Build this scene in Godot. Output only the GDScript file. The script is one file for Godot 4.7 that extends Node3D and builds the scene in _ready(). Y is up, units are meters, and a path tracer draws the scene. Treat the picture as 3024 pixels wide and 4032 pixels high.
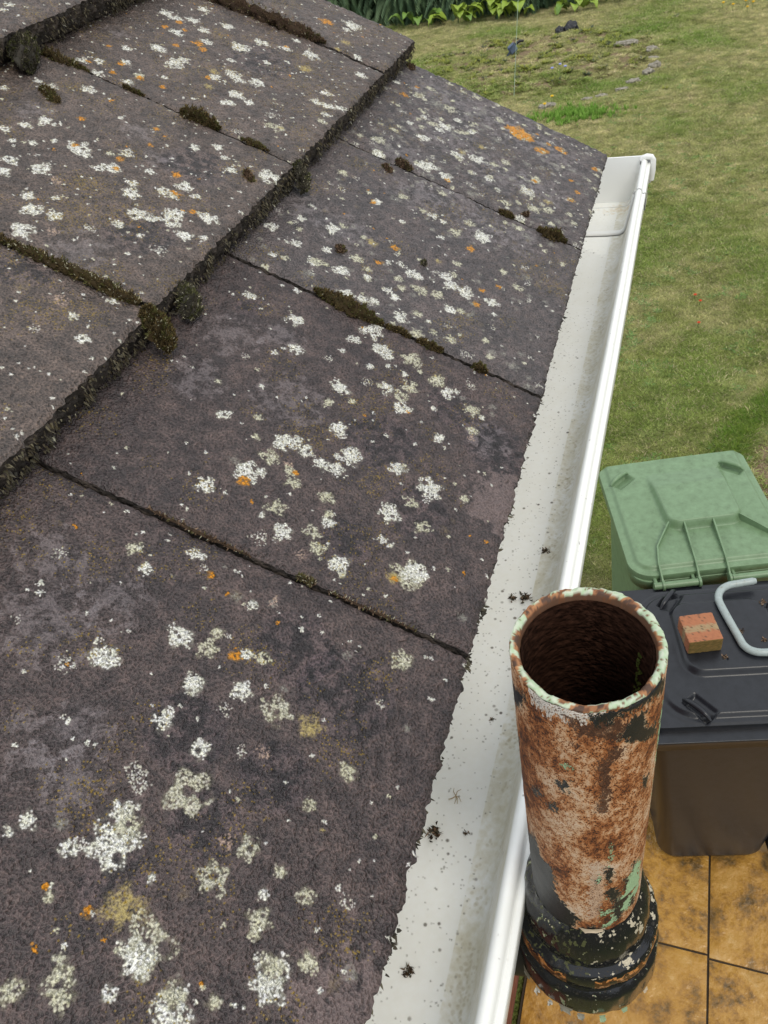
extends Node3D
# A lichen-spotted tile roof corner with a white gutter, a rusty vent pipe, two wheeled bins and a lawn below.
const H := 2.85          # height of the eave above the ground
const TH := 0.5780       # roof pitch
const STEP := 0.0292     # how far a course stands above the one below
const JOINTS := [[0.0, 0.3039, 0.6014, 0.8985, 1.2, 1.5], [0.0, 0.1506, 0.4566, 0.7449, 1.05, 1.35], [0.0, 0.3, 0.6, 0.9, 1.2]]
const COURSE := [0.0, 0.3168, 0.5973, 0.9141]
const PIPE := Vector3(0.0885, 0.0, 1.0145)
const PIPE_R := 0.0286

var rng := RandomNumberGenerator.new()
var used := {}
var house: Node3D

class Mb:
	var v := PackedVector3Array()
	var n := PackedVector3Array()
	var c := PackedColorArray()
	var uv := PackedVector2Array()
	var ix := PackedInt32Array()
	var col := Color(1, 1, 1)
	func vert(p: Vector3, nn: Vector3, t := Vector2.ZERO) -> void:
		v.append(p); n.append(nn); c.append(col); uv.append(t)
	func tri(a: Vector3, b: Vector3, d: Vector3, hint: Vector3) -> void:
		var nn := (a - d).cross(a - b)
		if nn.dot(hint) < 0.0:
			var s := b
			b = d
			d = s
			nn = -nn
		nn = nn.normalized()
		var k := v.size()
		vert(a, nn); vert(b, nn); vert(d, nn)
		ix.append_array([k, k + 1, k + 2])
	func quad(a: Vector3, b: Vector3, d: Vector3, e: Vector3, hint: Vector3) -> void:
		tri(a, b, d, hint)
		tri(a, d, e, hint)
	# pts: rows * cols positions; the front looks along (row step) x (column step), or the other way with flip
	func grid(pts: PackedVector3Array, rows: int, cols: int, flip := false, uvs := PackedVector2Array(), cols_in := PackedColorArray(), closed := false) -> void:
		var k0 := v.size()
		for i in rows:
			for j in cols:
				var k := i * cols + j
				var ja := j - 1
				var jb := j + 1
				if closed:
					if ja < 0: ja = cols - 2
					if jb >= cols: jb = 1
				else:
					ja = maxi(ja, 0)
					jb = mini(jb, cols - 1)
				var di := pts[mini(i + 1, rows - 1) * cols + j] - pts[maxi(i - 1, 0) * cols + j]
				var dj := pts[i * cols + jb] - pts[i * cols + ja]
				var nn := di.cross(dj).normalized()
				if flip: nn = -nn
				v.append(pts[k]); n.append(nn)
				uv.append(uvs[k] if uvs.size() else Vector2(float(j) / maxi(1, cols - 1), float(i) / maxi(1, rows - 1)))
				c.append(cols_in[k] if cols_in.size() else col)
		for i in rows - 1:
			for j in cols - 1:
				var a := k0 + i * cols + j
				var b := a + 1
				var d := a + cols
				var e := d + 1
				if flip: ix.append_array([a, e, b, a, d, e])
				else: ix.append_array([a, b, e, a, e, d])
	# profile of Vector2(radius, y) from top to bottom, turned about the y axis
	func lathe(prof: Array, at: Vector3, seg := 48, inside := false) -> void:
		var pts := PackedVector3Array()
		for q in prof:
			for j in seg + 1:
				var a := TAU * float(j % seg) / seg
				pts.append(at + Vector3(sin(a) * q.x, q.y, cos(a) * q.x))
		grid(pts, prof.size(), seg + 1, inside, PackedVector2Array(), PackedColorArray(), true)
	func tube(path: PackedVector3Array, radii: Array, seg := 12, caps := true) -> void:
		var pts := PackedVector3Array()
		var side := Vector3.ZERO
		var m := path.size()
		for i in m:
			var t := (path[mini(i + 1, m - 1)] - path[maxi(i - 1, 0)]).normalized()
			if side == Vector3.ZERO: side = t.cross(Vector3.UP if absf(t.y) < 0.9 else Vector3.RIGHT)
			side = (side - t * side.dot(t)).normalized()
			var up := side.cross(t)
			var r: float = radii[mini(i, radii.size() - 1)]
			for j in seg + 1:
				var a := TAU * float(j % seg) / seg
				pts.append(path[i] + (side * cos(a) + up * sin(a)) * r)
		grid(pts, m, seg + 1, false, PackedVector2Array(), PackedColorArray(), true)
		if caps:
			for e in [0, m - 1]:
				var out := (path[0] - path[1]) if e == 0 else (path[m - 1] - path[m - 2])
				for j in seg:
					tri(path[e], pts[e * (seg + 1) + j], pts[e * (seg + 1) + j + 1], out)
	func box(at: Vector3, size: Vector3, b := 0.002, basis := Basis.IDENTITY) -> void:
		var h := size * 0.5
		b = minf(b, minf(h.x, minf(h.y, h.z)) * 0.9)
		var pt := func(sx: int, sy: int, sz: int, ax: int) -> Vector3:
			var q := Vector3(sx * (h.x - (0.0 if ax == 0 else b)), sy * (h.y - (0.0 if ax == 1 else b)), sz * (h.z - (0.0 if ax == 2 else b)))
			return at + basis * q
		for s in [-1, 1]:
			quad(pt.call(s, -1, -1, 0), pt.call(s, 1, -1, 0), pt.call(s, 1, 1, 0), pt.call(s, -1, 1, 0), basis.x * s)
			quad(pt.call(-1, s, -1, 1), pt.call(1, s, -1, 1), pt.call(1, s, 1, 1), pt.call(-1, s, 1, 1), basis.y * s)
			quad(pt.call(-1, -1, s, 2), pt.call(1, -1, s, 2), pt.call(1, 1, s, 2), pt.call(-1, 1, s, 2), basis.z * s)
			for r in [-1, 1]:
				quad(pt.call(s, r, -1, 0), pt.call(s, r, 1, 0), pt.call(s, r, 1, 1), pt.call(s, r, -1, 1), basis.x * s + basis.y * r)
				quad(pt.call(s, -1, r, 0), pt.call(s, 1, r, 0), pt.call(s, 1, r, 2), pt.call(s, -1, r, 2), basis.x * s + basis.z * r)
				quad(pt.call(-1, s, r, 1), pt.call(1, s, r, 1), pt.call(1, s, r, 2), pt.call(-1, s, r, 2), basis.y * s + basis.z * r)
				for q in [-1, 1]:
					tri(pt.call(s, r, q, 0), pt.call(s, r, q, 1), pt.call(s, r, q, 2), basis.x * s + basis.y * r + basis.z * q)
	# a plate of thickness th between two polylines of equal length
	func plate(top: Array, bottom: Array, th: Vector3) -> void:
		var m := top.size()
		for s in [-0.5, 0.5]:
			for i in m - 1:
				quad(top[i] + th * s, top[i + 1] + th * s, bottom[i + 1] + th * s, bottom[i] + th * s, th * s)
		for i in m - 1:
			quad(top[i] - th * 0.5, top[i + 1] - th * 0.5, top[i + 1] + th * 0.5, top[i] + th * 0.5, Vector3.UP)
		for e in [0, m - 1]:
			quad(top[e] - th * 0.5, top[e] + th * 0.5, bottom[e] + th * 0.5, bottom[e] - th * 0.5, (top[e] - top[1 if e == 0 else m - 2]))
	# discs and rings about the x axis, profile of [radius, x]
	func ring_x(at: Vector3, prof: Array, seg := 24) -> void:
		var pts := PackedVector3Array()
		for q in prof:
			for j in seg + 1:
				var a := TAU * float(j % seg) / seg
				pts.append(at + Vector3(q[1], cos(a) * q[0], sin(a) * q[0]))
		grid(pts, prof.size(), seg + 1, true, PackedVector2Array(), PackedColorArray(), true)
	func lathe_x(at: Vector3, r: float, th: float) -> void:
		ring_x(at, [[0.0, -th * 0.5], [r - 0.001, -th * 0.5], [r, -th * 0.4], [r, th * 0.4], [r - 0.001, th * 0.5], [0.0, th * 0.5]], 20)
	# a thin pointed blade
	func blade(at: Vector3, dir: Vector3, side: Vector3, w: float, bend := Vector3.ZERO) -> void:
		var nn := dir.cross(side).normalized()
		var k := v.size()
		var mid := at + dir * 0.55 + bend * 0.4
		vert(at - side * w, nn); vert(at + side * w, nn)
		vert(mid - side * w * 0.8, nn); vert(mid + side * w * 0.8, nn)
		vert(at + dir + bend, nn)
		ix.append_array([k, k + 1, k + 3, k, k + 3, k + 2, k + 2, k + 3, k + 4])
	func add_to(mesh: ArrayMesh, m: Material) -> ArrayMesh:
		var a := []
		a.resize(Mesh.ARRAY_MAX)
		a[Mesh.ARRAY_VERTEX] = v
		a[Mesh.ARRAY_NORMAL] = n
		a[Mesh.ARRAY_COLOR] = c
		a[Mesh.ARRAY_TEX_UV] = uv
		a[Mesh.ARRAY_INDEX] = ix
		mesh.add_surface_from_arrays(Mesh.PRIMITIVE_TRIANGLES, a)
		mesh.surface_set_material(mesh.get_surface_count() - 1, m)
		return mesh

func numbered(called: String) -> String:
	var k: int = used.get(called, 0)
	used[called] = k + 1
	return called if k == 0 else "%s_%03d" % [called, k]

func part(mb: Mb, called: String, m: Material, parent: Node3D) -> MeshInstance3D:
	return part_mesh(mb.add_to(ArrayMesh.new(), m), called, parent)

func part_mesh(mesh: Mesh, called: String, parent: Node3D) -> MeshInstance3D:
	var o := MeshInstance3D.new()
	o.mesh = mesh
	o.name = called if parent != self else numbered(called)
	parent.add_child(o, true)
	return o

func thing(called: String, label: String, category: String, at := Vector3.ZERO, turn := 0.0, group := "") -> Node3D:
	var o := Node3D.new()
	o.name = numbered(called)
	add_child(o)
	o.position = at
	o.rotation.y = turn
	tag(o, label, category, group)
	return o

func tag(o: Node, label: String, category := "", group := "", kind := "") -> void:
	if label: o.set_meta("label", label)
	if category: o.set_meta("category", category)
	if group: o.set_meta("group", group)
	if kind: o.set_meta("kind", kind)

func rgb(r: int, g: int, b: int) -> Color:
	return Color8(r, g, b)

func lin(r: float, g: float, b: float) -> Color:
	return Color(r, g, b).linear_to_srgb()

func mat(c: Color, rough := 0.6, spec := 0.5) -> StandardMaterial3D:
	var m := StandardMaterial3D.new()
	m.albedo_color = c
	m.roughness = rough
	m.metallic_specular = spec
	return m

func vmat(rough := 0.8, spec := 0.3) -> StandardMaterial3D:
	var m := mat(Color.WHITE, rough, spec)
	m.vertex_color_use_as_albedo = true
	return m

func noise(seed_: int, wave: float, octaves := 3, gain := 0.5) -> FastNoiseLite:
	var f := FastNoiseLite.new()
	f.seed = seed_
	f.noise_type = FastNoiseLite.TYPE_SIMPLEX_SMOOTH
	f.frequency = 1.0 / wave
	f.fractal_type = FastNoiseLite.FRACTAL_FBM if octaves > 1 else FastNoiseLite.FRACTAL_NONE
	f.fractal_octaves = octaves
	f.fractal_gain = gain
	return f

func tex(img: Image) -> ImageTexture:
	img.generate_mipmaps()
	return ImageTexture.create_from_image(img)

# tileable noise picture through a colour ramp
func ramp_tex(seed_: int, size: int, wave: float, stops: Array, octaves := 4, gain := 0.55) -> Texture2D:
	var img := noise(seed_, wave, octaves, gain).get_seamless_image(size, size, false, false, 0.15, true)
	var src := img.get_data()
	var g := Gradient.new()
	var offs := PackedFloat32Array()
	var cols := PackedColorArray()
	for s in stops:
		offs.append(s[0])
		cols.append(s[1])
	g.offsets = offs
	g.colors = cols
	var lut := PackedByteArray()
	for i in 256:
		var q := g.sample(i / 255.0)
		lut.append_array([int(q.r * 255), int(q.g * 255), int(q.b * 255)])
	var out := PackedByteArray()
	out.resize(size * size * 3)
	for i in size * size:
		var k := src[i] * 3
		out[i * 3] = lut[k]
		out[i * 3 + 1] = lut[k + 1]
		out[i * 3 + 2] = lut[k + 2]
	return tex(Image.create_from_data(size, size, false, Image.FORMAT_RGB8, out))

func grey_tex(seed_: int, size: int, wave: float, octaves := 4, gain := 0.55) -> Texture2D:
	return tex(noise(seed_, wave, octaves, gain).get_seamless_image(size, size, false, false, 0.15, true))

func triplanar(m: StandardMaterial3D, scale: float, world := false) -> void:
	m.uv1_triplanar = true
	m.uv1_world_triplanar = world
	m.uv1_scale = Vector3.ONE * scale

func bump(m: StandardMaterial3D, t: Texture2D, cm: float) -> void:
	m.heightmap_enabled = true
	m.heightmap_texture = t
	m.heightmap_scale = cm

# a point on the roof: along the gutter, up the slope, off the surface
func roof(z: float, up: float, off: float) -> Vector3:
	return Vector3(-up * cos(TH) + off * sin(TH), H + up * sin(TH) + off * cos(TH), z)

# the frame of one course: x along the gutter, y off the tile, z up the tile
func course_frame(k: int, z: float) -> Transform3D:
	var a := roof(0, COURSE[k], 0)
	var b := roof(0, COURSE[k + 1], -STEP)
	var up := (b - a).normalized()
	var x := Vector3(0, 0, 1)
	return Transform3D(Basis(x, up.cross(x), up), a + Vector3(0, 0, z))

func tile_pos(k: int, i: int, a: float, b: float, off := 0.0) -> Vector3:
	return course_frame(k, JOINTS[k][i]) * Vector3(a, off, b)

func _ready() -> void:
	var cam := Camera3D.new()
	cam.position = Vector3(0.10884, H + 0.42387, 1.19520)
	cam.rotation = Vector3(-0.729723, 0.460512, -0.231083)
	cam.fov = 66.96
	cam.near = 0.02
	cam.far = 400.0
	add_child(cam)
	cam.current = true
	var env := Environment.new()
	env.background_mode = Environment.BG_SKY
	var sky := Sky.new()
	var sm := ProceduralSkyMaterial.new()
	sm.sky_top_color = Color(0.93, 0.95, 0.97)
	sm.sky_horizon_color = Color(0.86, 0.88, 0.90)
	sm.sky_curve = 0.3
	sm.ground_bottom_color = Color(0.30, 0.31, 0.24)
	sm.ground_horizon_color = Color(0.45, 0.46, 0.42)
	sm.sun_angle_max = 0.0
	sky.sky_material = sm
	env.sky = sky
	env.tonemap_mode = Environment.TONE_MAPPER_LINEAR
	env.tonemap_exposure = 1.22
	env.sdfgi_enabled = true
	env.ssao_enabled = true
	env.ssil_enabled = true
	var we := WorldEnvironment.new()
	we.environment = env
	add_child(we)
	var sun := DirectionalLight3D.new()
	sun.light_energy = 0.4
	sun.light_angular_distance = 25.0
	sun.light_color = Color(1.0, 0.98, 0.94)
	sun.shadow_enabled = true
	sun.rotation = Vector3(deg_to_rad(-58.0), deg_to_rad(50.0), 0)
	add_child(sun)
	make_roof()
	make_gutter()
	make_pipe()
	make_ground()
	make_bins()
	make_moss()

# growths on the tiles: per tile a run of [along mm, up mm, radius in tenths of a mm, kind];
# kinds: 0 white crust, 1 cream crust, 2 flat grey, 3 yellow, 4 orange, 5 pinkish, 6 sparse white, 7 white ring, 8 tan film, 9 yellow specks, 10 dark algae, 11 worn pale concrete
const GROWTH := {
	"0_0": [270,280,39,0, 299,265,82,1, 71,127,154,7, 71,127,169,4, 70,138,100,4, 71,114,92,4, 91,89,99,4, 62,67,78,4, 67,59,46,4, 61,84,39,4, 46,104,31,4, 98,273,68,1, 58,266,62,1, 150,218,102,0, 169,221,65,0, 209,233,91,0, 98,244,151,2, 95,226,91,1, 162,232,72,1, 226,268,55,1, 267,275,81,1, 302,266,85,0, 277,208,114,0, 281,216,80,0, 280,183,80,0, 287,178,40,4, 215,185,84,0, 201,181,64,3, 201,160,106,0, 294,145,93,2, 277,105,60,1, 222,87,105,0, 182,83,86,1, 186,82,36,4, 259,71,88,1, 229,57,69,3, 247,54,89,1, 265,36,88,2, 251,18,48,1, 301,81,79,0, 110,40,83,2, 112,21,68,2, 117,62,82,2, 193,30,50,4, 166,25,44,4, 72,12,54,4, 139,38,37,4, 174,126,72,1, 115,287,52,4, 72,281,38,4, 89,307,53,0, 162,163,65,3, 195,138,64,1, 57,159,78,1, 84,200,76,2, 55,185,85,2, 121,150,89,2, 146,197,73,1, 18,203,64,1, 15,247,64,1, 21,224,55,1, 15,125,64,2, 9,82,64,2, 44,37,55,2, 238,136,62,0, 256,120,48,0, 211,111,63,2, 152,99,73,2, 142,80,66,2, 154,247,51,0, 187,257,50,0, 117,208,60,0, 131,184,67,0, 95,172,83,2, 63,265,463,11, 64,192,579,11, 69,123,578,11, 90,69,457,11, 175,213,539,11, 210,126,492,11, 203,70,424,11, 281,240,400,11],
	"0_1": [254,247,66,0, 277,244,82,2, 249,220,77,0, 219,215,68,1, 241,195,44,1, 209,195,41,4, 201,186,35,0, 194,174,46,0, 199,161,69,0, 202,153,58,0, 219,169,50,1, 158,143,43,3, 147,124,48,1, 180,128,70,0, 192,120,81,0, 193,104,93,0, 164,96,52,2, 155,74,34,4, 176,89,28,4, 122,76,49,1, 115,50,74,2, 140,56,61,1, 188,76,75,0, 203,89,41,4, 207,68,32,0, 222,144,68,1, 216,127,68,1, 251,163,48,0, 246,172,49,0, 233,162,45,1, 281,203,86,0, 278,187,47,1, 271,178,43,1, 279,149,82,0, 232,110,67,0, 226,100,45,1, 265,124,26,0, 260,105,39,6, 291,129,64,1, 277,98,56,1, 289,79,64,6, 268,57,65,2, 274,34,76,2, 293,14,64,2, 262,102,241,9, 236,91,112,9, 73,283,62,1, 187,252,80,0, 163,286,33,0, 194,284,47,0, 239,272,54,0, 243,280,27,0, 230,303,72,0, 226,244,50,0, 180,211,71,3, 252,246,66,1, 239,196,45,0, 271,283,39,0, 277,189,52,0, 271,178,48,0, 177,292,331,11, 180,239,330,11, 21,175,58,1, 18,79,65,1, 31,66,90,2, 22,37,78,2, 21,95,45,1, 73,111,106,0, 58,132,63,1, 88,142,80,1, 78,171,62,0, 79,158,43,0, 78,216,80,2, 66,211,62,1, 101,232,55,0, 105,235,36,4, 117,197,36,0, 172,189,46,4, 112,152,42,0, 107,118,48,4, 8,159,457,11, 50,200,379,11, 61,121,377,11, 43,79,382,11],
	"0_2": [45,274,56,0, 49,228,76,0, 8,243,42,0, 10,257,25,0, 56,259,16,0, 91,294,12,0, 17,166,94,0, 5,164,55,0, 39,176,61,0, 85,214,68,0, 90,223,23,0, 100,227,27,0, 61,179,28,0, 78,186,47,6, 37,148,92,0, 41,141,45,0, 36,155,45,0, 33,122,92,1, 17,106,37,6, 64,152,40,0, 69,163,16,1, 54,138,28,0, 55,122,32,0, 43,111,28,1, 119,245,37,6, 159,250,29,1, 143,220,26,0, 106,166,76,0, 107,158,29,0, 128,167,45,1, 115,151,38,1, 84,147,49,6, 81,130,68,0, 82,137,27,1, 67,113,75,1, 44,93,81,1, 53,81,70,0, 46,74,32,0, 30,64,54,6, 84,117,68,1, 97,112,77,0, 61,56,76,1, 45,40,51,2, 55,38,36,2, 51,68,48,2, 81,87,27,0, 65,46,32,0, 85,49,49,1, 95,48,35,5, 112,74,49,0, 121,66,26,6, 184,228,24,0, 189,232,49,0, 177,208,39,1, 196,201,31,1, 230,241,13,0, 230,226,17,0, 235,222,43,9, 151,150,73,0, 167,153,12,0, 189,181,87,0, 181,173,42,0, 187,164,66,0, 209,185,71,1, 229,194,91,0, 225,185,43,0, 226,205,50,2, 257,212,67,0, 240,191,46,4, 238,184,20,0, 209,169,44,5, 213,167,47,1, 213,162,24,4, 223,160,57,1, 194,148,62,0, 193,137,69,0, 173,131,85,0, 179,141,28,0, 181,131,21,0, 165,95,68,0, 162,90,36,2, 135,113,22,0, 148,121,18,0, 222,134,57,1, 250,162,65,1, 262,168,25,0, 245,172,13,0, 254,179,19,4, 234,158,16,0, 242,124,57,0, 236,127,36,1, 211,87,82,0, 170,66,107,0, 192,74,56,1, 210,60,61,1, 204,44,55,8, 191,40,28,8, 164,37,36,1, 267,150,71,0, 280,161,62,6, 257,131,58,7, 267,123,60,1, 279,131,41,5, 273,106,76,0, 280,100,31,1, 236,84,36,0, 238,77,23,0, 256,58,116,1, 251,55,89,0, 264,67,57,3, 265,66,26,4, 250,47,39,0, 234,21,20,4, 282,80,19,1, 238,64,16,0, 127,141,261,9, 168,158,214,9, 251,102,243,9, 145,195,328,11, 103,268,304,11, 165,265,249,11, 78,231,235,11, 145,115,311,10, 198,69,259,10, 95,25,290,10, 251,107,194,10, 62,268,119,10, 271,12,45,2, 89,36,235,11, 68,72,240,10],
	"0_3": [123,157,61,0, 92,101,83,7, 93,81,83,3, 104,130,42,6, 99,152,53,0, 89,126,61,0, 77,104,30,2, 113,153,13,0, 146,202,17,0, 131,151,11,1, 130,132,57,0, 123,111,41,6, 118,99,47,5, 108,50,55,1, 157,156,67,6, 161,151,54,6, 155,127,116,7, 134,64,40,1, 176,152,65,0, 183,147,76,1, 193,148,114,0, 198,191,43,0, 193,177,46,2, 206,196,25,0, 201,166,47,0, 197,161,34,6, 168,86,60,7, 170,98,42,5, 172,67,33,1, 162,79,12,0, 144,53,15,3, 199,124,25,0, 188,96,75,7, 185,70,29,0, 196,67,55,1, 203,67,34,1, 178,50,47,1, 173,28,42,6, 151,29,10,0, 148,21,7,0, 157,32,7,0, 224,164,26,1, 223,144,24,4, 220,168,20,4, 216,130,110,3, 227,112,113,7, 232,114,85,0, 244,157,21,4, 231,131,13,4, 244,145,33,1, 200,107,40,8, 206,37,47,1, 202,16,48,2, 209,22,42,8, 219,52,99,0, 213,53,61,1, 219,62,44,9, 244,90,89,0, 239,91,53,1, 235,73,34,1, 249,118,36,0, 257,136,51,1, 252,141,62,1, 262,158,55,1, 234,65,11,1, 232,47,24,8, 231,93,15,2, 231,82,15,4, 190,124,172,9, 180,168,175,9, 198,89,125,9, 143,97,149,9, 146,172,111,9, 182,104,128,9, 243,103,94,9, 234,147,96,9, 165,112,192,10, 208,139,167,10, 128,88,204,10, 174,184,212,11, 172,205,165,11, 149,194,197,11, 158,220,145,11, 9,213,21,6, 15,191,54,0, 23,182,33,6, 32,156,50,8, 33,144,38,0, 26,133,41,2, 15,172,21,2, 14,165,15,0, 26,176,24,4, 38,197,20,2, 56,263,43,6, 31,227,50,1, 41,214,46,0, 79,261,22,0, 85,258,22,0, 106,259,26,6, 74,173,78,0, 61,155,40,1, 73,156,61,1, 118,221,57,6, 105,205,85,0, 70,139,39,4, 67,133,39,0, 65,123,51,1, 97,153,59,0, 39,76,41,2, 25,42,72,1, 68,26,34,2, 60,46,34,6, 35,109,21,0, 20,103,15,0, 25,133,36,5, 33,156,41,2, 33,266,20,4, 36,276,29,8, 27,177,36,9, 102,243,319,11, 70,218,251,11, 59,265,254,11, 125,144,232,10, 64,68,311,10, 49,108,260,10],
	"1_0": [116,66,85,3, 149,66,53,3, 77,107,87,4, 52,80,126,0, 74,79,62,0, 146,39,65,0],
	"1_1": [196,209,90,0, 106,247,82,0, 107,234,77,0, 142,214,80,0, 93,219,77,0, 53,225,80,0, 130,183,67,0, 106,198,68,0, 145,187,59,4, 153,176,48,4, 171,201,42,4, 140,231,40,4, 115,226,44,4, 128,212,32,4, 238,244,30,4, 226,230,55,0, 273,294,38,0, 303,220,66,0, 291,243,62,0, 278,232,57,0, 288,238,33,4, 262,216,44,4, 255,214,54,0, 270,192,58,1, 276,188,43,4, 293,190,57,0, 288,211,33,4, 252,172,39,0, 214,180,101,0, 198,179,72,0, 192,144,72,3, 229,132,60,3, 204,137,66,0, 211,142,30,4, 151,142,53,0, 68,186,79,0, 107,151,110,0, 71,140,84,0, 57,113,74,0, 51,114,29,4, 45,84,115,0, 23,112,58,0, 87,75,95,3, 40,18,75,0, 92,97,39,0, 117,112,44,0, 180,126,93,0, 186,118,72,0, 174,99,89,0, 221,104,90,0, 249,105,49,0, 225,87,55,0, 242,100,59,0, 126,33,65,0, 156,33,69,0, 154,19,79,0, 145,8,64,0, 178,13,52,0, 197,12,51,1, 229,58,80,6, 252,51,49,1, 251,41,74,1, 249,39,34,3, 293,68,62,6, 273,163,34,4, 207,158,508,9, 113,56,546,9, 205,256,178,11, 118,119,408,10],
	"1_2": [34,208,73,0, 33,69,50,0, 52,84,54,0, 46,56,45,0, 62,41,62,0, 45,8,104,0, 129,44,42,0, 120,60,72,0, 108,74,43,4, 138,60,50,4, 142,59,41,0, 140,70,70,0, 165,88,77,0, 150,95,53,0, 121,94,46,0, 141,119,74,0, 150,127,53,0, 123,122,38,4, 110,123,59,0, 121,133,38,1, 139,117,29,4, 134,157,100,0, 131,162,29,4, 139,147,41,0, 192,143,55,5, 187,160,83,0, 214,129,38,0, 226,145,57,0, 191,185,67,0, 209,178,58,0, 165,200,32,0, 156,187,36,0, 117,201,67,0, 136,207,50,0, 116,192,30,0, 154,215,49,0, 139,177,33,0, 87,182,35,4, 58,159,31,0, 50,125,31,4, 81,115,26,4, 57,113,18,4, 240,133,84,0, 236,115,67,0, 270,121,94,0, 254,104,51,5, 233,86,56,6, 212,73,54,0, 188,69,83,0, 186,57,59,0, 177,46,96,0, 164,46,81,0, 188,25,67,0, 180,12,40,0, 151,21,82,0, 152,36,33,4, 158,43,20,4, 222,31,68,6, 214,52,31,0, 242,48,22,0, 61,232,80,0, 58,245,40,0, 94,257,43,0, 36,273,63,2, 34,182,32,4, 193,87,489,9, 67,135,199,11, 108,217,212,11, 95,96,172,11, 262,77,273,11, 210,56,308,10, 82,68,327,10],
	"1_3": [11,28,45,0, 44,40,37,0, 38,85,64,8, 71,53,42,6, 61,21,49,0, 34,57,68,5, 58,62,248,9, 18,97,242,10],
	"2_1": [157,33,54,0, 172,28,36,0],
}
const GROWTH_RGB := [[244, 243, 237], [214, 211, 190], [150, 148, 140], [178, 160, 104], [224, 146, 26], [186, 160, 146], [214, 212, 204], [206, 203, 186], [124, 108, 84], [150, 122, 40]]

func disc(buf: PackedByteArray, hgt: PackedByteArray, w: int, l: int, x: float, y: float, r: float, cr: int, cg: int, cb: int, alpha: float, up: int) -> void:
	var x0 := maxi(0, int(x - r))
	var x1 := mini(w - 1, int(x + r + 1.0))
	var y0 := maxi(0, int(y - r))
	var y1 := mini(l - 1, int(y + r + 1.0))
	for j in range(y0, y1 + 1):
		for i in range(x0, x1 + 1):
			var d := sqrt((i - x) * (i - x) + (j - y) * (j - y))
			var a := clampf(r - d + 0.5, 0.0, 1.0) * alpha
			if a <= 0.0: continue
			var k := j * w + i
			buf[k * 3] = int(lerpf(buf[k * 3], cr, a))
			buf[k * 3 + 1] = int(lerpf(buf[k * 3 + 1], cg, a))
			buf[k * 3 + 2] = int(lerpf(buf[k * 3 + 2], cb, a))
			hgt[k] = mini(255, hgt[k] + int(up * a))

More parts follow.
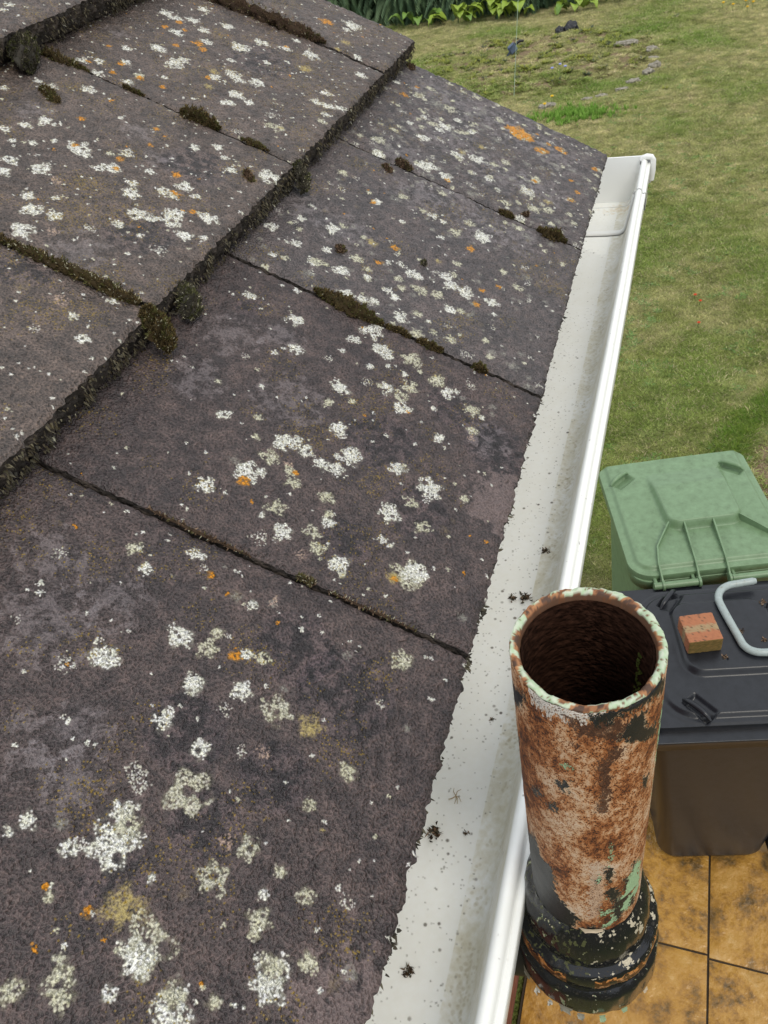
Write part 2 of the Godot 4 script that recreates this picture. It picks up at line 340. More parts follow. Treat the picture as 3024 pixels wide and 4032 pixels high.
func tile_material(course: int, index: int, wide: float, long: float) -> StandardMaterial3D:
	var key := "%d_%d" % [course, index]
	var near := course == 0 and index in [2, 3]
	var ppm := 2900.0 if near else 2100.0
	var w := int(wide * ppm)
	var l := int(long * ppm)
	rng.seed = 100 + course * 17 + index
	var off := Vector3(course * 900 + index * 1300, index * 700, 0)
	var px := ppm / 1000.0
	var pics := []
	for q in [[11, 60.0, 5, 0.62], [12, 15.0, 5, 0.78], [13, 2.6, 3, 0.8]]:
		var f := noise(q[0], q[1] * px, q[2], q[3])
		f.offset = off
		pics.append(f.get_image(w, l, false, false, false).get_data())
	var n1: PackedByteArray = pics[0]
	var n2: PackedByteArray = pics[1]
	var n3: PackedByteArray = pics[2]
	# brownish mauve concrete, darker and greyer by patches
	var cold := [58.0, 50.0, 51.0]
	var warm := [88.0, 74.0, 71.0]
	if course >= 1:
		cold = [72.0, 63.0, 59.0]
		warm = [100.0, 86.0, 79.0]
	elif index <= 1:
		cold = [67.0, 62.0, 63.0]
		warm = [95.0, 84.0, 82.0]
	var lr := PackedFloat32Array()
	var lg := PackedFloat32Array()
	var lb := PackedFloat32Array()
	for i in 256:
		var t := smoothstep(0.25, 0.75, i / 255.0)
		lr.append(lerpf(cold[0], warm[0], t))
		lg.append(lerpf(cold[1], warm[1], t))
		lb.append(lerpf(cold[2], warm[2], t))
	var mul := PackedFloat32Array()
	for i in 256:
		mul.append(clampf(1.0 + (i - 130) / 128.0 * 0.8, 0.3, 1.7))
	var buf := PackedByteArray()
	buf.resize(w * l * 3)
	var hgt := PackedByteArray()
	hgt.resize(w * l)
	for i in w * l:
		var b := n2[i]
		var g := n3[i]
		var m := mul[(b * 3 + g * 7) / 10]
		if g < 90: m *= 0.8  # low spots of the grain darkened further: cavity shade put into the colour
		var a := (n1[i] + b) >> 1
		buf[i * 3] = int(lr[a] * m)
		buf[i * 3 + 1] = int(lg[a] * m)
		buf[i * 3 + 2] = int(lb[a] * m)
		hgt[i] = (b * 4 + g * 9) / 17
	var list: Array = GROWTH.get(key, [])
	# stains with ragged outlines first, then crusts of granules
	for q in range(0, list.size(), 4):
		var kind: int = list[q + 3]
		if kind < 10: continue
		var cx: float = list[q] * px
		var cy: float = list[q + 1] * px
		var r: float = list[q + 2] * 0.1 * px
		for j in range(maxi(0, int(cy - r)), mini(l, int(cy + r))):
			for i in range(maxi(0, int(cx - r)), mini(w, int(cx + r))):
				var d := sqrt((i - cx) * (i - cx) + (j - cy) * (j - cy)) / r
				if d >= 1.0: continue
				var k := j * w + i
				var lump := (128 - n2[k]) if kind == 10 else (n2[k] - 128)
				var s := clampf((1.0 - d) * 1.4 - 0.25 + lump / 40.0, 0.0, 1.0)
				if kind == 10:
					var f := 1.0 - 0.34 * s
					buf[k * 3] = int(buf[k * 3] * f)
					buf[k * 3 + 1] = int(buf[k * 3 + 1] * f)
					buf[k * 3 + 2] = int(buf[k * 3 + 2] * (f + 0.04))
				else:
					buf[k * 3] = int(lerpf(buf[k * 3], 132, s * 0.42))
					buf[k * 3 + 1] = int(lerpf(buf[k * 3 + 1], 126, s * 0.42))
					buf[k * 3 + 2] = int(lerpf(buf[k * 3 + 2], 130, s * 0.42))
	# a pale pinkish patch where the surface has weathered off beside the eave
	if course == 0 and index in [2, 3]:
		var blob := Vector3(152, 6, 40) if index == 2 else Vector3(232, -8, 58)
		for j in range(0, mini(l, int((blob.y + blob.z) * px))):
			for i in range(maxi(0, int((blob.x - blob.z) * px)), mini(w, int((blob.x + blob.z) * px))):
				var k := j * w + i
				var d := Vector2(i / px - blob.x, (j / px - blob.y) * 1.25).length() / blob.z
				var s := clampf((1.0 - d) * 4.0 + (n1[k] - 128) / 50.0 + (n2[k] - 128) / 40.0, 0.0, 1.0) * 0.72
				var f := 0.7 + n3[k] / 400.0
				buf[k * 3] = int(lerpf(buf[k * 3], 112 * f, s))
				buf[k * 3 + 1] = int(lerpf(buf[k * 3 + 1], 97 * f, s))
				buf[k * 3 + 2] = int(lerpf(buf[k * 3 + 2], 95 * f, s))
	for q in range(0, list.size(), 4):
		var kind: int = list[q + 3]
		if kind >= 10: continue
		growth(buf, hgt, w, l, px, list[q], list[q + 1], list[q + 2] * 0.1, kind)
	# the two far tiles of the eave course are peppered with thin pale flecks
	if course == 0 and index < 2:
		for q in (620 if index == 0 else 240):
			growth(buf, hgt, w, l, px, rng.randf() * wide * 1000, rng.randf() * long * 1000, rng.randf_range(1.2, 5.0), [2, 2, 8, 6, 1, 2][q % 6])
	# stray specks all over
	var many := 190 if course == 0 else 480
	for q in int(many * wide / 0.3):
		var x := rng.randf() * wide * 1000
		var y := rng.randf() * long * 1000
		var pick := rng.randf()
		if pick < 0.55: growth(buf, hgt, w, l, px, x, y, rng.randf_range(0.7, 1.7), 0)
		elif pick < 0.72: growth(buf, hgt, w, l, px, x, y, rng.randf_range(0.8, 2.2), 1)
		elif pick < 0.75: growth(buf, hgt, w, l, px, x, y, rng.randf_range(0.8, 2.1), 4)
		elif pick < 0.9: growth(buf, hgt, w, l, px, x, y, rng.randf_range(6, 22), 9)
		else:
			var dk := rng.randi_range(24, 44)
			disc(buf, hgt, w, l, x * px, y * px, rng.randf_range(0.5, 1.3) * px, dk, dk - 5, dk - 8, 0.8, 20)
	var m := StandardMaterial3D.new()
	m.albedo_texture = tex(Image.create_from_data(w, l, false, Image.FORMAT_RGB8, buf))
	m.roughness = 0.5
	m.metallic_specular = 0.5
	bump(m, tex(Image.create_from_data(w, l, false, Image.FORMAT_L8, hgt)), 0.42)
	return m

func growth(buf: PackedByteArray, hgt: PackedByteArray, w: int, l: int, px: float, x: float, y: float, r: float, kind: int) -> void:
	var rgb_: Array = GROWTH_RGB[kind]
	var dot := [0.6, 0.58, 0.6, 0.55, 0.7, 0.55, 0.5, 0.62, 0.6, 0.4][kind] as float
	dot = minf(dot, maxf(0.45, r * 0.3))
	var fill := [1.9, 1.5, 2.0, 2.2, 1.1, 0.6, 0.42, 1.5, 1.8, 0.05][kind] as float
	var alpha := [0.95, 0.85, 0.26, 0.42, 0.95, 0.72, 0.95, 0.9, 0.18, 0.8][kind] as float
	var up := [34, 28, 3, 6, 30, 18, 28, 32, 2, 12][kind] as int
	var lobes := []
	for i in 6: lobes.append(Vector2(rng.randf() * TAU, rng.randf_range(0.05, 0.3)))
	# the holes and bites in a crust
	var bites := []
	if kind == 7:
		bites.append(Vector3(rng.randf_range(-0.15, 0.15) * r, rng.randf_range(-0.15, 0.15) * r, r * 0.3))
		bites.append(Vector3(0, 0, 0) + Vector3(cos(lobes[0].x), sin(lobes[0].x), 0) * r * 0.75 + Vector3(0, 0, r * 0.35))
	elif kind < 2 and r > 4.0:
		for i in 2: bites.append(Vector3(rng.randf_range(-0.8, 0.8) * r, rng.randf_range(-0.8, 0.8) * r, rng.randf_range(0.08, 0.3) * r))
	var count := maxi(1, int(fill * r * r / (dot * dot)))
	# the thin thallus the granules stand on, wider than the crust and ragged
	if kind in [0, 1, 4, 7] and r > 2.2:
		var film := Vector3(158, 158, 142) if kind == 0 else Vector3(140, 138, 112)
		if kind == 4: film = Vector3(214, 140, 24)
		var n := int(5.0 * r * r / 1.44)
		for i in n:
			var a := rng.randf() * TAU
			var reach := 1.0
			for b in 6: reach += lobes[b].y * sin(a * (b + 1) + lobes[b].x) * 0.7
			var q := sqrt(rng.randf())
			var p := Vector2(cos(a), sin(a)) * q * r * reach * 1.08
			var gone := false
			for b in bites:
				if Vector2(b.x, b.y).distance_to(p) < b.z * 0.8: gone = true
			if gone: continue
			disc(buf, hgt, w, l, (x + p.x) * px, (y + p.y) * px, rng.randf_range(0.7, 1.5) * px, int(film.x), int(film.y), int(film.z), 0.16 * clampf((1.0 - q) * 4.0 + 0.25, 0.0, 1.0), 2)
	for i in count:
		var a := rng.randf() * TAU
		var reach := 1.0
		for b in 6: reach += lobes[b].y * sin(a * (b + 1) + lobes[b].x) * 0.7
		var q := pow(rng.randf(), 0.62 if kind in [2, 3, 8] else 0.55)
		if kind in [0, 1, 4] and q > 0.7 and rng.randf() < 0.45: continue
		var p := Vector2(cos(a), sin(a)) * q * r * reach
		if kind == 4 and r > 2.5 and p.length() < r * 0.3: continue
		var gone := false
		for b in bites:
			if Vector2(b.x, b.y).distance_to(p) < b.z: gone = true
		if gone: continue
		var tone := rng.randf_range(0.86, 1.08)
		var dr := dot * rng.randf_range(0.55, 1.35) * px
		var al := alpha * (1.0 if q < 0.75 else 0.8)
		if kind in [2, 3, 8]: al *= clampf((1.05 - q) * 3.0, 0.0, 1.0)
		disc(buf, hgt, w, l, (x + p.x) * px, (y + p.y) * px, dr, mini(255, int(rgb_[0] * tone)), mini(255, int(rgb_[1] * tone)), mini(255, int(rgb_[2] * tone * rng.randf_range(0.93, 1.03))), al, up)

var pebble: FastNoiseLite
var swell: FastNoiseLite
var ragged: FastNoiseLite

# one concrete tile; its own frame is set on the node, so noise is looked up along the roof
func make_tile(course: int, index: int, seen: bool, side: Material) -> MeshInstance3D:
	var z0: float = JOINTS[course][index]
	var wide: float = JOINTS[course][index + 1] - z0
	var long: float = COURSE[course + 1] - COURSE[course] + 0.03
	var thick := 0.027
	var step := 0.0022 if course == 0 and index in [2, 3] else (0.003 if seen else 0.006)
	var cols := int(wide / step) + 1
	var rows := int(long / step) + 1
	var gap := 0.002
	var lift := rng.randf_range(-0.0008, 0.0008)
	var pts := PackedVector3Array()
	var uvs := PackedVector2Array()
	var place := func(a: float, b: float) -> Vector3:
		var wa := z0 + a
		var wb: float = COURSE[course] + b
		var e := minf(minf(a, wide - a), b)
		var y := pebble.get_noise_2d(wa, wb) * 0.0017 + swell.get_noise_2d(wa, wb) * 0.0012 + lift
		if e < 0.006: y -= pow(1.0 - e / 0.006, 2.0) * 0.0022
		var ka := 1.0 - smoothstep(0.0, 0.02, a)
		var kb := 1.0 - smoothstep(0.0, 0.02, wide - a)
		var kf := 1.0 - smoothstep(0.0, 0.02, b)
		var da := ka * (gap + maxf(0.0, ragged.get_noise_2d(wb, wa * 0.2 + 5.0)) * 0.002) - kb * (gap + maxf(0.0, ragged.get_noise_2d(wb, wa * 0.2 + 9.0)) * 0.002)
		var db := kf * (ragged.get_noise_2d(wa, 3.0 + course) * 0.003 + pebble.get_noise_2d(wa * 1.3, 7.0) * 0.0016)
		return Vector3(a + da, y, b + db)
	for i in rows:
		for j in cols:
			var a := wide * j / (cols - 1.0)
			var b := long * i / (rows - 1.0)
			pts.append(place.call(a, b))
			uvs.append(Vector2(a / wide, b / long))
	var mb := Mb.new()
	mb.grid(pts, rows, cols, false, uvs)
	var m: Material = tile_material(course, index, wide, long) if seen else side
	var mesh := mb.add_to(ArrayMesh.new(), m)
	# the broken front edge and the two flanks
	var sb := Mb.new()
	var fr := PackedVector3Array()
	var nf := 9
	for i in nf:
		for j in cols:
			var p := pts[j]
			var t := i / (nf - 1.0)
			var rough := ragged.get_noise_3d(z0 + p.x, t * 0.02, course * 3.0) * 0.004 + pebble.get_noise_3d(z0 + p.x, t * 0.03, course * 2.0) * 0.0015
			fr.append(Vector3(p.x, lerpf(p.y, -thick, t), p.z + rough * sin(t * PI) - 0.0012 * sin(t * PI) + t * 0.003))
	sb.grid(fr, nf, cols, true)
	for s in [0, cols - 1]:
		var fl := PackedVector3Array()
		for i in 3:
			for j in rows:
				var p := pts[j * cols + s]
				fl.append(Vector3(p.x, lerpf(p.y, -thick, i / 2.0), p.z))
		sb.grid(fl, 3, rows, s != 0)
	sb.add_to(mesh, side)
	var o := part_mesh(mesh, "roof_tile", house)
	o.transform = course_frame(course, z0)
	return o

func make_roof() -> void:
	house = thing("house", "house corner with dark concrete roof tiles spotted with white and orange lichen", "house")
	pebble = noise(21, 0.0075, 3, 0.6)
	swell = noise(22, 0.06, 2)
	ragged = noise(23, 0.011, 3, 0.6)
	var side := StandardMaterial3D.new()
	side.albedo_texture = ramp_tex(31, 256, 40.0, [[0.0, rgb(38, 34, 30)], [0.45, rgb(62, 56, 52)], [0.7, rgb(84, 74, 68)], [1.0, rgb(112, 104, 94)]])
	side.roughness = 0.9
	triplanar(side, 8.0)
	bump(side, grey_tex(32, 256, 12.0), 0.25)
	for c in 3:
		for i in JOINTS[c].size() - 1:
			var seen: bool = (c == 0 and i < 4) or (c == 1 and i < 4) or (c == 2 and i in [0, 1])
			rng.seed = 50 + c * 9 + i
			make_tile(c, i, seen, side)
	# what carries the tiles
	var wood := mat(rgb(96, 84, 70), 0.85)
	var fb := course_frame(0, 0)
	var db := Mb.new()
	db.box(Vector3(0.78, -0.052, 0.46), Vector3(1.5, 0.03, 0.84), 0.001)
	var deck := part(db, "roof_deck", wood, house)
	deck.transform = Transform3D(Basis(Vector3(0, 0, 1), Vector3(sin(TH), cos(TH), 0), Vector3(-cos(TH), sin(TH), 0)), Vector3(0, H, 0))
	var white := mat(rgb(214, 213, 208), 0.4)
	var b1 := Mb.new()
	b1.box(Vector3(-0.075, H - 0.105, 0.8), Vector3(0.018, 0.17, 1.58), 0.002)
	part(b1, "fascia_board", white, house)
	var b2 := Mb.new()
	b2.box(Vector3(-0.155, H - 0.196, 0.8), Vector3(0.15, 0.01, 1.58), 0.001)
	part(b2, "soffit_board", white, house)
	var b3 := Mb.new()
	var bb := Basis(Vector3(0, 0, 1), Vector3(sin(TH), cos(TH), 0), Vector3(-cos(TH), sin(TH), 0))
	b3.box(Vector3(0, H, 0) + bb * Vector3(0.02, -0.12, 0.5), Vector3(0.018, 0.1, 0.78), 0.002, bb)
	part(b3, "barge_board", white, house)
	var wall := mat(rgb(146, 92, 70), 0.9)
	wall.albedo_texture = ramp_tex(33, 256, 30.0, [[0.0, rgb(170, 150, 140)], [1.0, rgb(255, 245, 235)]])
	triplanar(wall, 2.0)
	var b4 := Mb.new()
	b4.box(Vector3(-0.53, (H - 0.2) * 0.5, 0.83), Vector3(0.6, H - 0.2, 1.5), 0.002)
	part(b4, "wall", wall, house)

const MOSS_OLIVE := [Color(0.05, 0.037, 0.018), Color(0.095, 0.07, 0.032), Color(0.19, 0.14, 0.062), Color(0.04, 0.03, 0.018)]
const MOSS_BROWN := [Color(0.06, 0.04, 0.027), Color(0.14, 0.092, 0.06), Color(0.26, 0.18, 0.12), Color(0.04, 0.028, 0.02)]
const MOSS_DARK := [Color(0.045, 0.04, 0.03), Color(0.085, 0.076, 0.055), Color(0.15, 0.135, 0.095), Color(0.06, 0.055, 0.048)]

# a cushion of moss along a path of [course, tile, along, up, half width, height]; up to three blades per square millimetre of path
func moss(label: String, path: Array, palette: Array, blades: int, pale := 0.03, seed_ := 1, drop := Vector3.ZERO) -> MeshInstance3D:
	rng.seed = seed_
	var pos := PackedVector3Array()
	var rad := PackedVector2Array()
	for q in path:
		pos.append(tile_pos(q[0], q[1], q[2], q[3]))
		rad.append(Vector2(q[4] * 0.88, q[5] * 0.68))
	return cushion(label, pos, rad, course_frame(path[0][0], 0.0).basis.y, palette, blades, pale, "moss on the roof tiles")

func cushion(label: String, pos: PackedVector3Array, rad: PackedVector2Array, nrm: Vector3, palette: Array, blades: int, pale: float, group: String) -> MeshInstance3D:
	var at := pos[pos.size() / 2]
	var lump := noise(rng.randi() % 1000, 0.006, 2)
	var m := pos.size()
	var mb := Mb.new()
	var ev := func(t: float) -> Array:
		var f := t * (m - 1)
		var i := mini(int(f), m - 2)
		var u := f - i
		var taper := sqrt(maxf(0.0, 1.0 - pow(absf(t * 2.0 - 1.0), 6.0))) * 0.85 + 0.15
		return [pos[i].lerp(pos[i + 1], u) - at, rad[i].lerp(rad[i + 1], u) * taper, (pos[i + 1] - pos[i]).normalized()]
	var rows := 7 + m * 5
	var cols := 13
	var pts := PackedVector3Array()
	var cs := PackedColorArray()
	for i in rows:
		var e: Array = ev.call(i / (rows - 1.0))
		var side: Vector3 = nrm.cross(e[2]).normalized()
		for j in cols:
			var a := PI * (j / (cols - 1.0) * 1.3 - 0.15)
			var p: Vector3 = e[0] + side * cos(a) * e[1].x * 0.85 + nrm * sin(a) * e[1].y * 0.85
			p += (side * cos(a) + nrm * sin(a)) * lump.get_noise_3dv(p) * minf(e[1].x, e[1].y) * 1.0
			pts.append(p)
			cs.append(palette[0].lerp(palette[3], rng.randf()))
	mb.grid(pts, rows, cols, false, PackedVector2Array(), cs)
	for k in blades:
		var e: Array = ev.call(rng.randf())
		var side: Vector3 = nrm.cross(e[2]).normalized()
		var a := PI * rng.randf_range(-0.08, 1.08)
		var out: Vector3 = (side * cos(a) + nrm * sin(a)).normalized()
		var p: Vector3 = e[0] + side * cos(a) * e[1].x * 0.8 + nrm * sin(a) * e[1].y * 0.8
		p += out * lump.get_noise_3dv(p) * minf(e[1].x, e[1].y) * 1.0
		var dir := (out + Vector3(rng.randf_range(-1, 1), rng.randf_range(-0.6, 1), rng.randf_range(-1, 1)) * 0.7).normalized()
		var sd := dir.cross(Vector3(rng.randf_range(-1, 1), rng.randf_range(-1, 1), rng.randf_range(-1, 1))).normalized()
		var shade := rng.randf()
		mb.col = palette[1].lerp(palette[2], shade * shade) if rng.randf() > 0.3 else palette[0]
		if lump.get_noise_3dv(p * 0.6 + Vector3.ONE) > 0.1: mb.col = mb.col.lerp(Color(0.1, 0.11, 0.035), 0.6)
		if rng.randf() < pale: mb.col = Color(0.4, 0.39, 0.3).lerp(Color(0.5, 0.45, 0.3), rng.randf())
		mb.blade(p, dir * rng.randf_range(0.001, 0.003), sd, rng.randf_range(0.0003, 0.0006), Vector3(rng.randf_range(-1, 1), rng.randf_range(-1, 1), rng.randf_range(-1, 1)) * 0.0008)
	if group == "": return part(mb, "moss", vmat(0.95, 0.2), self)
	var o := part(mb, "moss_clump", vmat(0.95, 0.2), self)
	o.position = at
	tag(o, label, "moss", group)
	return o

func make_moss() -> void:
	moss("long brown moss cushion in the joint, third joint down the eave course", [[0, 1, 0.294, 0.232, 0.004, 0.005], [0, 1, 0.297, 0.205, 0.012, 0.011], [0, 1, 0.299, 0.18, 0.011, 0.01], [0, 2, 0.002, 0.16, 0.003, 0.003]], MOSS_OLIVE, 2600, 0.01, 1)
	moss("thin brown moss strip just below the long cushion of the same joint", [[0, 2, 0.001, 0.158, 0.003, 0.003], [0, 2, 0.002, 0.142, 0.004, 0.005], [0, 2, 0.002, 0.132, 0.003, 0.003]], MOSS_OLIVE, 500, 0.02, 2)
	moss("low olive moss strip halfway down the joint, above the small round tuft", [[0, 2, 0.002, 0.126, 0.003, 0.004], [0, 2, 0.002, 0.112, 0.006, 0.006], [0, 2, 0.0, 0.1, 0.003, 0.003]], MOSS_OLIVE, 800, 0.01, 3)
	moss("small round olive moss tuft in a joint close above the gutter", [[0, 2, 0.001, 0.07, 0.004, 0.005], [0, 2, 0.002, 0.063, 0.006, 0.007], [0, 2, 0.002, 0.055, 0.003, 0.003]], MOSS_OLIVE, 600, 0.02, 4)
	moss("small brown moss tuft at the upper end of the joint next to the roof end", [[0, 0, 0.297, 0.243, 0.004, 0.005], [0, 0, 0.3, 0.234, 0.006, 0.008], [0, 1, 0.0, 0.22, 0.003, 0.004]], MOSS_BROWN, 600, 0.03, 5)
	moss("loose brown moss crumb lying beside the small tuft under the upper course", [[0, 1, 0.018, 0.252, 0.004, 0.004], [0, 1, 0.024, 0.245, 0.005, 0.006], [0, 1, 0.029, 0.24, 0.003, 0.003]], MOSS_BROWN, 400, 0.02, 6)
	moss("short brown moss tuft in the joint next to the gutter's closed end", [[0, 1, 0.002, 0.108, 0.004, 0.004], [0, 1, 0.002, 0.1, 0.006, 0.007], [0, 1, 0.001, 0.088, 0.003, 0.003]], MOSS_OLIVE, 500, 0.02, 7)
	moss("tiny brown moss knob beside the joint near the gutter's closed end", [[0, 0, 0.284, 0.08, 0.003, 0.004], [0, 0, 0.286, 0.077, 0.005, 0.006], [0, 0, 0.288, 0.074, 0.003, 0.003]], MOSS_BROWN, 250, 0.03, 8)
	moss("plump olive moss cushion at the lower end of the joint, right above the gutter", [[0, 1, 0.003, 0.058, 0.005, 0.005], [0, 1, 0.004, 0.045, 0.01, 0.012], [0, 1, 0.004, 0.032, 0.01, 0.012], [0, 1, 0.002, 0.02, 0.005, 0.005]], MOSS_OLIVE, 1800, 0.02, 9)
	moss("small brown moss scrap on the open tile below the upper course's step", [[0, 1, 0.212, 0.237, 0.003, 0.003], [0, 1, 0.217, 0.234, 0.005, 0.006], [0, 1, 0.222, 0.23, 0.003, 0.003]], MOSS_BROWN, 350, 0.02, 10)
	moss("tiny dark moss scrap amid white lichen in the middle of a tile", [[0, 1, 0.173, 0.157, 0.003, 0.003], [0, 1, 0.176, 0.155, 0.004, 0.004], [0, 1, 0.179, 0.153, 0.002, 0.002]], MOSS_DARK, 200, 0.02, 11)
	moss("dark brown lump under the step at the roof's far end", [[0, 0, 0.014, 0.311, 0.004, 0.004], [0, 0, 0.022, 0.307, 0.008, 0.007], [0, 0, 0.03, 0.303, 0.004, 0.004]], MOSS_BROWN, 400, 0.01, 12)
	moss("flat thread of moss in the joint nearest the camera, upper part", [[0, 3, -0.001, 0.236, 0.001, 0.0015], [0, 3, 0.0, 0.2, 0.002, 0.001], [0, 2, 0.297, 0.16, 0.001, 0.0008]], MOSS_BROWN, 220, 0.05, 13)
	moss("wispy moss tuft halfway down the joint nearest the camera", [[0, 2, 0.296, 0.127, 0.002, 0.003], [0, 2, 0.296, 0.121, 0.003, 0.003], [0, 2, 0.297, 0.114, 0.002, 0.002]], MOSS_BROWN, 300, 0.1, 14)
	moss("thin pale-tipped moss wisps low in the joint nearest the camera", [[0, 2, 0.297, 0.105, 0.001, 0.0012], [0, 2, 0.297, 0.07, 0.0015, 0.0012], [0, 2, 0.297, 0.04, 0.001, 0.0006]], MOSS_BROWN, 160, 0.12, 15)
	moss("olive moss tuft at the top of a joint under the highest course", [[1, 2, 0.006, 0.277, 0.005, 0.006], [1, 2, 0.006, 0.262, 0.008, 0.011], [1, 2, 0.004, 0.245, 0.006, 0.006], [1, 2, 0.003, 0.225, 0.002, 0.002]], MOSS_OLIVE, 1100, 0.05, 16)
	moss("low olive moss strip in the upper course's joint below its top tuft", [[1, 2, 0.001, 0.19, 0.002, 0.003], [1, 2, 0.001, 0.178, 0.003, 0.005], [1, 2, 0.001, 0.165, 0.002, 0.002]], MOSS_OLIVE, 300, 0.03, 17)
	moss("round olive moss cushion midway down the upper course's middle joint", [[1, 2, 0.002, 0.126, 0.006, 0.008], [1, 2, 0.001, 0.11, 0.011, 0.014], [1, 2, 0.0, 0.095, 0.009, 0.01], [1, 1, 0.304, 0.083, 0.003, 0.003]], MOSS_OLIVE, 1900, 0.03, 18)
	moss("small olive moss strip low in the upper course's middle joint", [[1, 2, 0.0, 0.06, 0.002, 0.003], [1, 2, 0.0, 0.045, 0.004, 0.006], [1, 2, 0.0, 0.028, 0.002, 0.002]], MOSS_OLIVE, 350, 0.03, 19)
	moss("little brown moss scrap by the big white lichen at the upper course's edge", [[1, 2, 0.054, 0.03, 0.004, 0.004], [1, 2, 0.061, 0.025, 0.005, 0.006], [1, 2, 0.067, 0.017, 0.004, 0.004]], MOSS_BROWN, 400, 0.02, 20)
	moss("brown-tipped moss tuft standing alone on the upper course's tile", [[1, 2, 0.068, 0.235, 0.004, 0.006], [1, 2, 0.074, 0.225, 0.006, 0.009], [1, 2, 0.081, 0.21, 0.004, 0.004]], MOSS_OLIVE, 800, 0.04, 21)
	moss("long thick ridge of reddish-brown moss at the top edge of the photo", [[1, 1, 0.016, 0.262, 0.009, 0.012], [1, 1, 0.011, 0.215, 0.012, 0.016], [1, 1, 0.005, 0.165, 0.012, 0.017], [1, 0, 0.15, 0.115, 0.011, 0.015], [1, 0, 0.143, 0.084, 0.006, 0.006]], MOSS_BROWN, 4200, 0.02, 22)
	moss("lichen-flecked moss strip in the leftmost joint of the upper course", [[1, 3, 0.0, 0.15, 0.003, 0.004], [1, 3, 0.001, 0.115, 0.004, 0.006], [1, 3, 0.002, 0.08, 0.006, 0.008], [1, 3, 0.003, 0.045, 0.007, 0.009], [1, 3, 0.003, 0.01, 0.007, 0.008]], MOSS_OLIVE, 2400, 0.14, 23)
	# cushions hanging on the step of the upper course
	var down := Vector3(sin(TH), cos(TH), 0)
	rng.seed = 31
	cushion("large shaggy moss ball hanging over the step at the leftmost upper joint", PackedVector3Array([tile_pos(1, 3, 0.008, 0.004, 0.002), tile_pos(1, 3, 0.013, -0.012, -0.008), tile_pos(1, 3, 0.014, -0.024, -0.022)]), PackedVector2Array([Vector2(0.008, 0.004), Vector2(0.0125, 0.007), Vector2(0.009, 0.005)]), down, MOSS_OLIVE, 3000, 0.06, "moss on the roof tiles")
	rng.seed = 32
	cushion("pale-flecked moss cushion on the step right of the shaggy moss ball", PackedVector3Array([tile_pos(1, 2, 0.245, 0.001, -0.004), tile_pos(1, 2, 0.25, -0.012, -0.014), tile_pos(1, 2, 0.252, -0.02, -0.024)]), PackedVector2Array([Vector2(0.007, 0.004), Vector2(0.011, 0.007), Vector2(0.008, 0.006)]), down, MOSS_DARK, 1700, 0.08, "moss on the roof tiles")
	rng.seed = 33
	cushion("green-grey moss cushion on the step where the middle upper joint ends", PackedVector3Array([tile_pos(1, 1, 0.3, 0.001, -0.003), tile_pos(1, 2, 0.0, -0.011, -0.013), tile_pos(1, 2, 0.003, -0.018, -0.024)]), PackedVector2Array([Vector2(0.006, 0.004), Vector2(0.01, 0.007), Vector2(0.007, 0.005)]), down, MOSS_DARK, 1500, 0.06, "moss on the roof tiles")
	rng.seed = 34
	cushion("big dark moss lump hanging from the highest course in the top corner", PackedVector3Array([tile_pos(2, 1, 0.2, 0.0, -0.008), tile_pos(2, 1, 0.198, -0.01, -0.016), tile_pos(2, 1, 0.194, -0.02, -0.026)]), PackedVector2Array([Vector2(0.02, 0.006), Vector2(0.03, 0.01), Vector2(0.022, 0.008)]), down, MOSS_DARK, 3600, 0.02, "moss on the roof tiles")
	# ragged growth all along the two steps and a few crumbs along the eave
	for c in [1, 2]:
		rng.seed = 40 + c
		var mb := Mb.new()
		var clump := noise(70 + c, 0.03, 2)
		var fr := course_frame(c, 0)
		for k in (6000 if c == 1 else 5000):
			var z := rng.randf() * (1.25 if c == 1 else 1.1)
			var dense := clump.get_noise_1d(z) + 0.35
			if rng.randf() > clampf(dense * 1.3, 0.12, 1.0): continue
			var t := rng.randf()
			var p := fr * Vector3(z, -0.003 - t * 0.025, -0.0005 - sin(t * PI) * 0.002)
			var out := (fr.basis * Vector3(rng.randf_range(-0.6, 0.6), rng.randf_range(-1.0, 0.25), -rng.randf_range(0.3, 1.0))).normalized()
			mb.col = MOSS_DARK[rng.randi() % 4].lerp(MOSS_OLIVE[1], rng.randf() * 0.4)
			if rng.randf() < 0.012: mb.col = Color(0.45, 0.43, 0.33)
			mb.blade(p, out * rng.randf_range(0.001, 0.0034) * (0.6 + clampf(dense, 0, 1)), out.cross(fr.basis.y + Vector3(rng.randf_range(-0.5, 0.5), 0, rng.randf_range(-0.5, 0.5))).normalized(), rng.randf_range(0.0004, 0.0009), Vector3(0, -0.001, 0))
		var o := part(mb, "moss_fringe", vmat(0.95, 0.2), self)
		tag(o, "ragged dark moss along the %s step between tile courses" % ["lower", "upper"][c - 1], "moss", "", "stuff")
	rng.seed = 45
	var eb := Mb.new()
	var fe := course_frame(0, 0)
	for k in 520:
		var z := rng.randf() * 1.3
		if k > 120: z = [0.305, 0.6, 0.9, 0.12, 0.2, 0.46, 0.75, 0.86, 1.02, 1.08][k % 10] + rng.randfn(0, 0.006)
		var p := fe * Vector3(z, -0.002 - rng.randf() * 0.02, rng.randf_range(-0.002, 0.002))
		var out := (fe.basis * Vector3(rng.randf_range(-0.9, 0.9), rng.randf_range(-0.5, 0.6), -rng.randf_range(0.3, 1.0))).normalized()
		eb.col = MOSS_DARK[k % 4] * 0.8
		eb.blade(p, out * rng.randf_range(0.002, 0.005), out.cross(fe.basis.y).normalized(), rng.randf_range(0.0006, 0.0014))
	tag(part(eb, "eave_crumbs", vmat(0.95, 0.2), self), "dark crumbs clinging along the eave edge over the gutter", "debris", "", "stuff")

